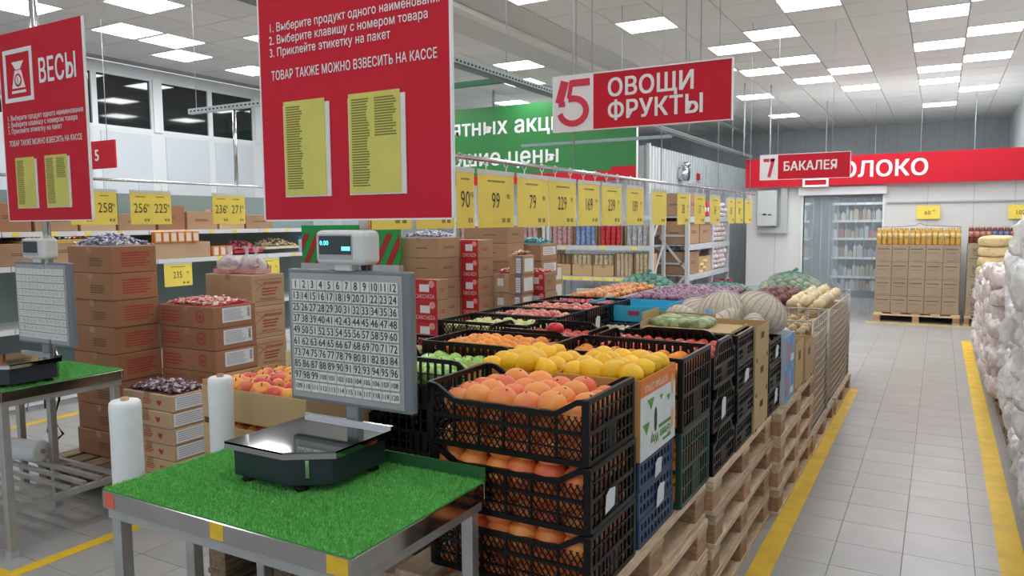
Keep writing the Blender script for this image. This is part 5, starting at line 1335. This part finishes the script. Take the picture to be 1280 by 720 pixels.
def pillow(name,w,d,h,m,seed,crum=.12,res=10,ridge=0.0):
    """stuffed film bag: flattened superellipsoid with sealed crimped ends"""
    rng = random.Random(seed); k, n = res, res*2; vs = []; fs = []
    ph = [rng.uniform(0,6) for _ in range(12)]
    for u in range(k+1):
        for j in range(n):
            p = PI*u/k; a = 2*PI*j/n
            e = .55
            f = lambda v: math.copysign(abs(v)**e, v)
            x, y, z = f(math.sin(p)**1.0)*f(math.cos(a)), f(math.sin(p))*f(math.sin(a)), -f(math.cos(p))
            q = 1+crum*(math.sin(3*a+ph[0])*math.sin(2*p+ph[1])*.5+math.sin(7*a+ph[2]+3*p)*.35+math.sin(11*a+ph[3])*math.sin(5*p+ph[4])*.3)
            if ridge:
                nz = noise.ridged_multi_fractal(Vector((x*2.2+seed*9.1,y*2.2,z*1.6)),.9,2.1,4,1.0,2.0)
                q *= 1+ridge*(nz-1.2)
            vs.append((x*w/2*q, y*d/2*q, z*h/2*q*(1+crum*math.sin(5*a+ph[5])*math.sin(4*p))))
    for u in range(k):
        for j in range(n): fs.append((u*n+j,u*n+(j+1)%n,(u+1)*n+(j+1)%n,(u+1)*n+j))
    b = MB(); b.add(vs, fs, 0, True); me = b.mesh(name, m)
    bm = bmesh.new(); bm.from_mesh(me); bmesh.ops.remove_doubles(bm, verts=bm.verts, dist=1e-5); bm.to_mesh(me); bm.free(); me.update()
    return link(name, me)
side_rack()

# ================================================================== OIL PALLETS AT THE MILK WALL
def bottle(name, body, lab, cap):
    t = thing(name,'bottle','bottle')
    b = MB(); b.lathe([(.034,0),(.0375,.01),(.0375,.19),(.036,.21),(.030,.228),(.028,.235)],12); obj('glass', b, body, t)
    b = MB(); b.lathe([(.0376,.10),(.0376,.18)],12); obj('label', b, lab, t)
    b = MB(); b.lathe([(.029,.232),(.029,.262)],10); obj('cap', b, cap, t); return t
def oil():

    p = make_pallet('wooden_pallet','single pallet carrying the big block of oil cartons',.8,1.2,PALW,WOODB); p.location = (-.89,13.33,0); p['label'] = 'single pallet carrying the big block of oil cartons by the wall'
    def pr(t,w,d,h): 
        lines(t,'print','-Y',w*.1,h*.72,w*.9,h*.80,1,0,INK); lines(t,'print','-Y',w*.15,h*.52,w*.85,h*.56,1,0,PRINTD); lines(t,'print','-Y',w*.25,h*.06,w*.75,h*.10,1,0,PRINTD)
    OB = make_carton(.232,.38,.268,mat('cardboard_oil',(.36,.275,.195),.85,var=.05,vscale=3,rnd=.05),False,False,pr,name='oil_carton')
    rw = ['bottom','second','third','top']; cl = ['leftmost','second','middle','fourth','rightmost']
    for r in range(4):
        for c in range(5):
            use(OB,(-.885+c*.2355,13.38,.146+r*.2705),0,'oil carton, %s row, %s column of the block' % (rw[r],cl[c]),'oil cartons in the block')
            
    back = MB(); 
    for r in range(4):
        for c in range(5): use(OB,(-.885+c*.2355,13.77,.146+r*.2705),0,'oil carton in the rear half of the block','rear oil cartons')
    G1 = bottle('oil_bottle',mat('oil_gold',(.62,.36,.06),.15,spec=.7),mat('oil_label',(.72,.52,.22),.4,var=.3,vscale=40),mat('oil_cap',(.70,.50,.14),.3))
    for c in range(5):
        for i in range(3):
            for j in range(2): use(G1,(-.885+c*.2355+.040+i*.076,13.43+j*.085,1.230),0,'golden oil bottle on the oil block, %s row, %s from left' % (['front','rear'][j],NTH[c*3+i]),'oil bottles on the block')
    t = thing('film_wrap','clear stretch film stretched over the top bottles','film',(-.885,13.385,1.232)); 
    b = MB(); b.tube([(0,.0,.275),(.3,.0,.275),(.55,.05,.30),(.60,.1,.335),(.68,.05,.30),(1.17,0,.275)],.004,5); obj('film_edge', b, mat('dark_cord',(.06,.06,.06),.5), t)
    # second block with dark bottles
    def pr2(t,w,d,h):
        text(t,'ЗОЛОТАЯ',h*.26,(w*.5,-.001,h*.62),m=INK,bold=.02,sx=.85); text(t,'СЕМЕЧКА',h*.22,(w*.5,-.001,h*.38),m=INK,bold=.02,sx=.9); lines(t,'print','-Y',w*.1,h*.14,w*.9,h*.2,1,0,INK)
    OC = make_carton(.42,.34,.275,mat('cardboard_oil',(.36,.275,.195),.85),False,False,pr2,name='oil_carton')
    for r in range(4):
        for c in range(2): use(OC,(.375+c*.425,13.38,.146+r*.2775),0,'wide oil carton, %s row, %s of the right block' % (rw[r],['left','right'][c]),'wide oil cartons')
    p = dup(p,(.36,13.36,0)); p['label'] = 'pallet under the right block of oil cartons'; p.scale = (.74,1,1)
    DB = bottle('dark_bottle',mat('oil_dark',(.16,.03,.02),.15,spec=.7),mat('label_red',(.50,.20,.14),.4,var=.4,vscale=40),mat('cap_beige',(.60,.48,.34),.4))
    DC = bottle('dark_bottle',mat('oil_dark',(.16,.03,.02),.15,spec=.7),mat('label_blue',(.12,.18,.34),.4,var=.4,vscale=40),mat('cap_beige',(.60,.48,.34),.4))
    USED.discard('dark_bottle')
    for i in range(11):
        s = DC if 4 <= i <= 6 else DB
        if i == 0: DB.location = (.415,13.43,1.258); DB['label'] = 'dark bottle with reddish label on the right block'; DB['group'] = 'dark oil bottles'
        elif i == 4: DC.location = (.415+4*.076,13.43,1.258); DC['label'] = 'dark bottle with blue label on the right block'; DC['group'] = 'blue labelled bottles'
        else: dup(s,(.415+i*.076,13.43,1.258),0,'dark bottle on the right block, %s from the left' % NTH[i])
    t = thing('price_sign','yellow price sign reading 60 on the white wall above the oil','price tag',(-.35,14.16,1.63)); plate(t,'sheet',0,0,0,.34,.003,.22,YELP,.0); text(t,'60',.09,(.16,-.001,.10),m=INK,bold=0,name='price'); text(t,'90',.04,(.25,-.001,.13),m=INK,bold=0,name='price')
    t = thing('price_sign','yellow price sign reading 102 on the white wall at right','price tag',(.92,14.16,1.62)); plate(t,'sheet',0,0,0,.34,.003,.22,YELP,.0); text(t,'102',.09,(.16,-.001,.10),m=INK,bold=0,name='price')
oil()

# ================================================================== MILK DEPARTMENT SHELVES SEEN THROUGH THE CURTAIN
def milk():
    for k,(x,y) in enumerate(((-1.6,15.6),(-1.6,16.6),(-2.6,15.9),(.2,16))):  # light panels added to brighten the roofed, otherwise dark milk room
        t = thing('ceiling_light','added milk room ceiling light, %s one behind the curtain' % NTH[k],'ceiling light',(x,y,2.60)); plate(t,'diffuser',0,0,0,.6,.3,.012,LAMP); plate(t,'frame',-.01,-.01,.012,.61,.31,.02,WHITE)
    for s,(x0,x1,y,nm) in enumerate(((-2.0,-.75,17.2,'back shelving of the milk room seen through the right curtain'),(-3.05+.1,-2.35,16.6,'left shelving of the milk room seen through the curtain'))):
        t = thing('dairy_shelf','white '+nm,'shelf',(x0,y,0)); W = x1-x0; dk = mat('fridge_dark',(.10,.13,.15),.5)
        plate(t,'back_panel',0,.5,0,W,.53,2.1,dk); plate(t,'plinth',0,0,0,W,.5,.14,dk)
        for k,z in enumerate((.45,.85,1.25,1.62,1.98)): plate(t,'shelf',0,0,z-.02,W,.5,z,GREYP); plate(t,'price_strip',0,-.012,z-.045,W,0,z+.005,mat('strip_white',(.80,.84,.86),.4,emit=0))
        pal = [mat('pk%d'%i,c,.5) for i,c in enumerate([(.55,.55,.55),(.40,.28,.20),(.60,.62,.66),(.45,.12,.12),(.30,.36,.42),(.50,.46,.30)])]
        rng = random.Random(4+s)
        for z in (.14,.45,.85,1.25,1.62):
            x = .02
            while x < W-.12:
                w = rng.uniform(.06,.13); h = rng.uniform(.14,.26); b = MB(); b.box(0,0,0,w-.006,.12,h-.03); b.box(w*.25,.03,h-.03,w*.6,.09,h)
                o = obj('dairy_pack', b, rng.choice(pal), None, .004, 1, loc=(x0+x,y+.03,z+.001)); tag(o,'dairy packet on the %s' % ('back milk shelving' if s == 0 else 'left milk shelving'),'packet','dairy packets on the %s shelving' % ['back','left'][s]); x += w+.004
milk()

# ================================================================== WHITE BAG PILES ON THE RIGHT
def bags():
    m1 = [pillow('sugar_bag',.42,.44,.30,WBAG,s,.12,30,.13) for s in (1,2,3,4)]
    for q in m1: q['label'] = 'large shiny white film bag in the near right pile'; q['category'] = 'bag'; q['group'] = 'large white bags in the right pile'
    first = set(); n = 0
    def put(lst, loc, rot, lab='', sc=1.0):
        i = random.randrange(len(lst)); s = lst[i]
        if s.name not in first: first.add(s.name); o = s
        else: o = dup(s)
        o['label'] = lab; o.location = loc; o.rotation_euler = rot; o.scale = (sc*random.uniform(.92,1.08),sc*random.uniform(.95,1.08),sc*random.uniform(.95,1.1)); return o
    for r in range(6):
        z = .28+r*.235
        for k in range(9):
            y = 3.95+k*.40+(.18 if r%2 else 0)
            if r == 5 and k > 6: continue
            xx = .60+.012*k+random.uniform(-.03,.03)+(.03 if r == 5 else 0)
            put(m1,(xx,y,z),(random.uniform(-.25,.25),random.uniform(-.25,.25),random.uniform(-.3,.3)),'large white film bag, %s layer up, %s from the near end' % (NTH[r],NTH[k]))
            if r >= 4: put(m1,(xx+.29,y+.1,z+.01),(random.uniform(-.2,.2),random.uniform(-.2,.2),random.uniform(-.2,.2)),'large white film bag against the wall, %s layer up, %s from near' % (NTH[r],NTH[k]))
    core = MB(); core.box(.62,4.0,.12,1.2,7.3,1.05); tag(obj('sugar_sack_block', core, mat('inner_white',(.6,.6,.6),.6)),'inner block of white sacks hidden behind the near bag pile','sack block')
    m2 = [pillow('flour_bag',.24,.26,.155,PBAG,s,.12,18,.12) for s in (7,8,9)]
    for q in m2: q['label'] = 'pinkish white film packet in the middle right pile'; q['category'] = 'packet'; q['group'] = 'pinkish packets in the right pile'
    for r in range(8):
        z = .215+r*.128
        for k in range(14):
            y = 7.35+k*.25+(.1 if r%2 else 0)
            if r > 6 and k > 6: continue
            put(m2,(.52+random.uniform(-.025,.025),y,z),(random.uniform(-.15,.15),random.uniform(-.2,.2),random.uniform(-.3,.3)),'pinkish white packet, %s layer up, %s from its near end' % (NTH[r],NTH[k]))
            if r >= 6: put(m2,(.74,y,z),(random.uniform(-.15,.15),0,random.uniform(-.3,.3)),'pinkish packet in inner column, %s layer up, %s from near' % (NTH[r],NTH[k]))
    core = MB(); core.box(.60,7.42,.145,1.2,10.9,.95); tag(obj('flour_sack_block', core, mat('inner_white',(.6,.6,.6),.6)),'inner block of packets hidden behind the middle bag pile','sack block')
    m3 = pillow('pasta_bag',.30,.26,.12,YBAG,12,.08,12); m3['label'] = 'pale yellow pasta bag on the far end of the pile'; m3['category'] = 'packet'; m3['group'] = 'yellow pasta bags'
    f = True
    for r in range(4):
        for k in range(3):
            o = m3 if f else dup(m3); f = False; o['label'] = 'pale yellow pasta bag, %s layer up, %s from near' % (NTH[r],NTH[k]); o.location = (.54+k*.05,10.3+k*.26,1.02+r*.115); o.rotation_euler = (0,0,random.uniform(-.1,.1))
    for k,(y,n,lab) in enumerate(((4.05,1,'near bags'),(5.4,1,'second bags'),(6.7,1,'middle bags'),(8.0,1,'packets'),(9.3,1,'far packets'))):
        use(PALO,(.47,y,0),0,'dark pallet edge under the right pile, %s' % lab,'pallets under the right pile')
    t = thing('napkin_pack','pink red and green packs lying on top of the bag pile','packet',(.74,8.3,1.28)); 
    plate(t,'pink_pack',-.1,0,0,.0,.3,.22,mat('pack_pink',(.72,.35,.45),.4),.01); plate(t,'red_pack',.005,0,0,.09,.3,.20,mat('pack_red',(.65,.04,.06),.4),.01); plate(t,'green_pack',.095,0,0,.4,.3,.18,mat('pack_green',(.22,.50,.08),.4),.01); plate(t,'white_pack',-.02,0,.20+.021,.4,.3,.245,SIGNW)
bags()
print('fruit', NF[0], 'objects', len(bpy.data.objects))
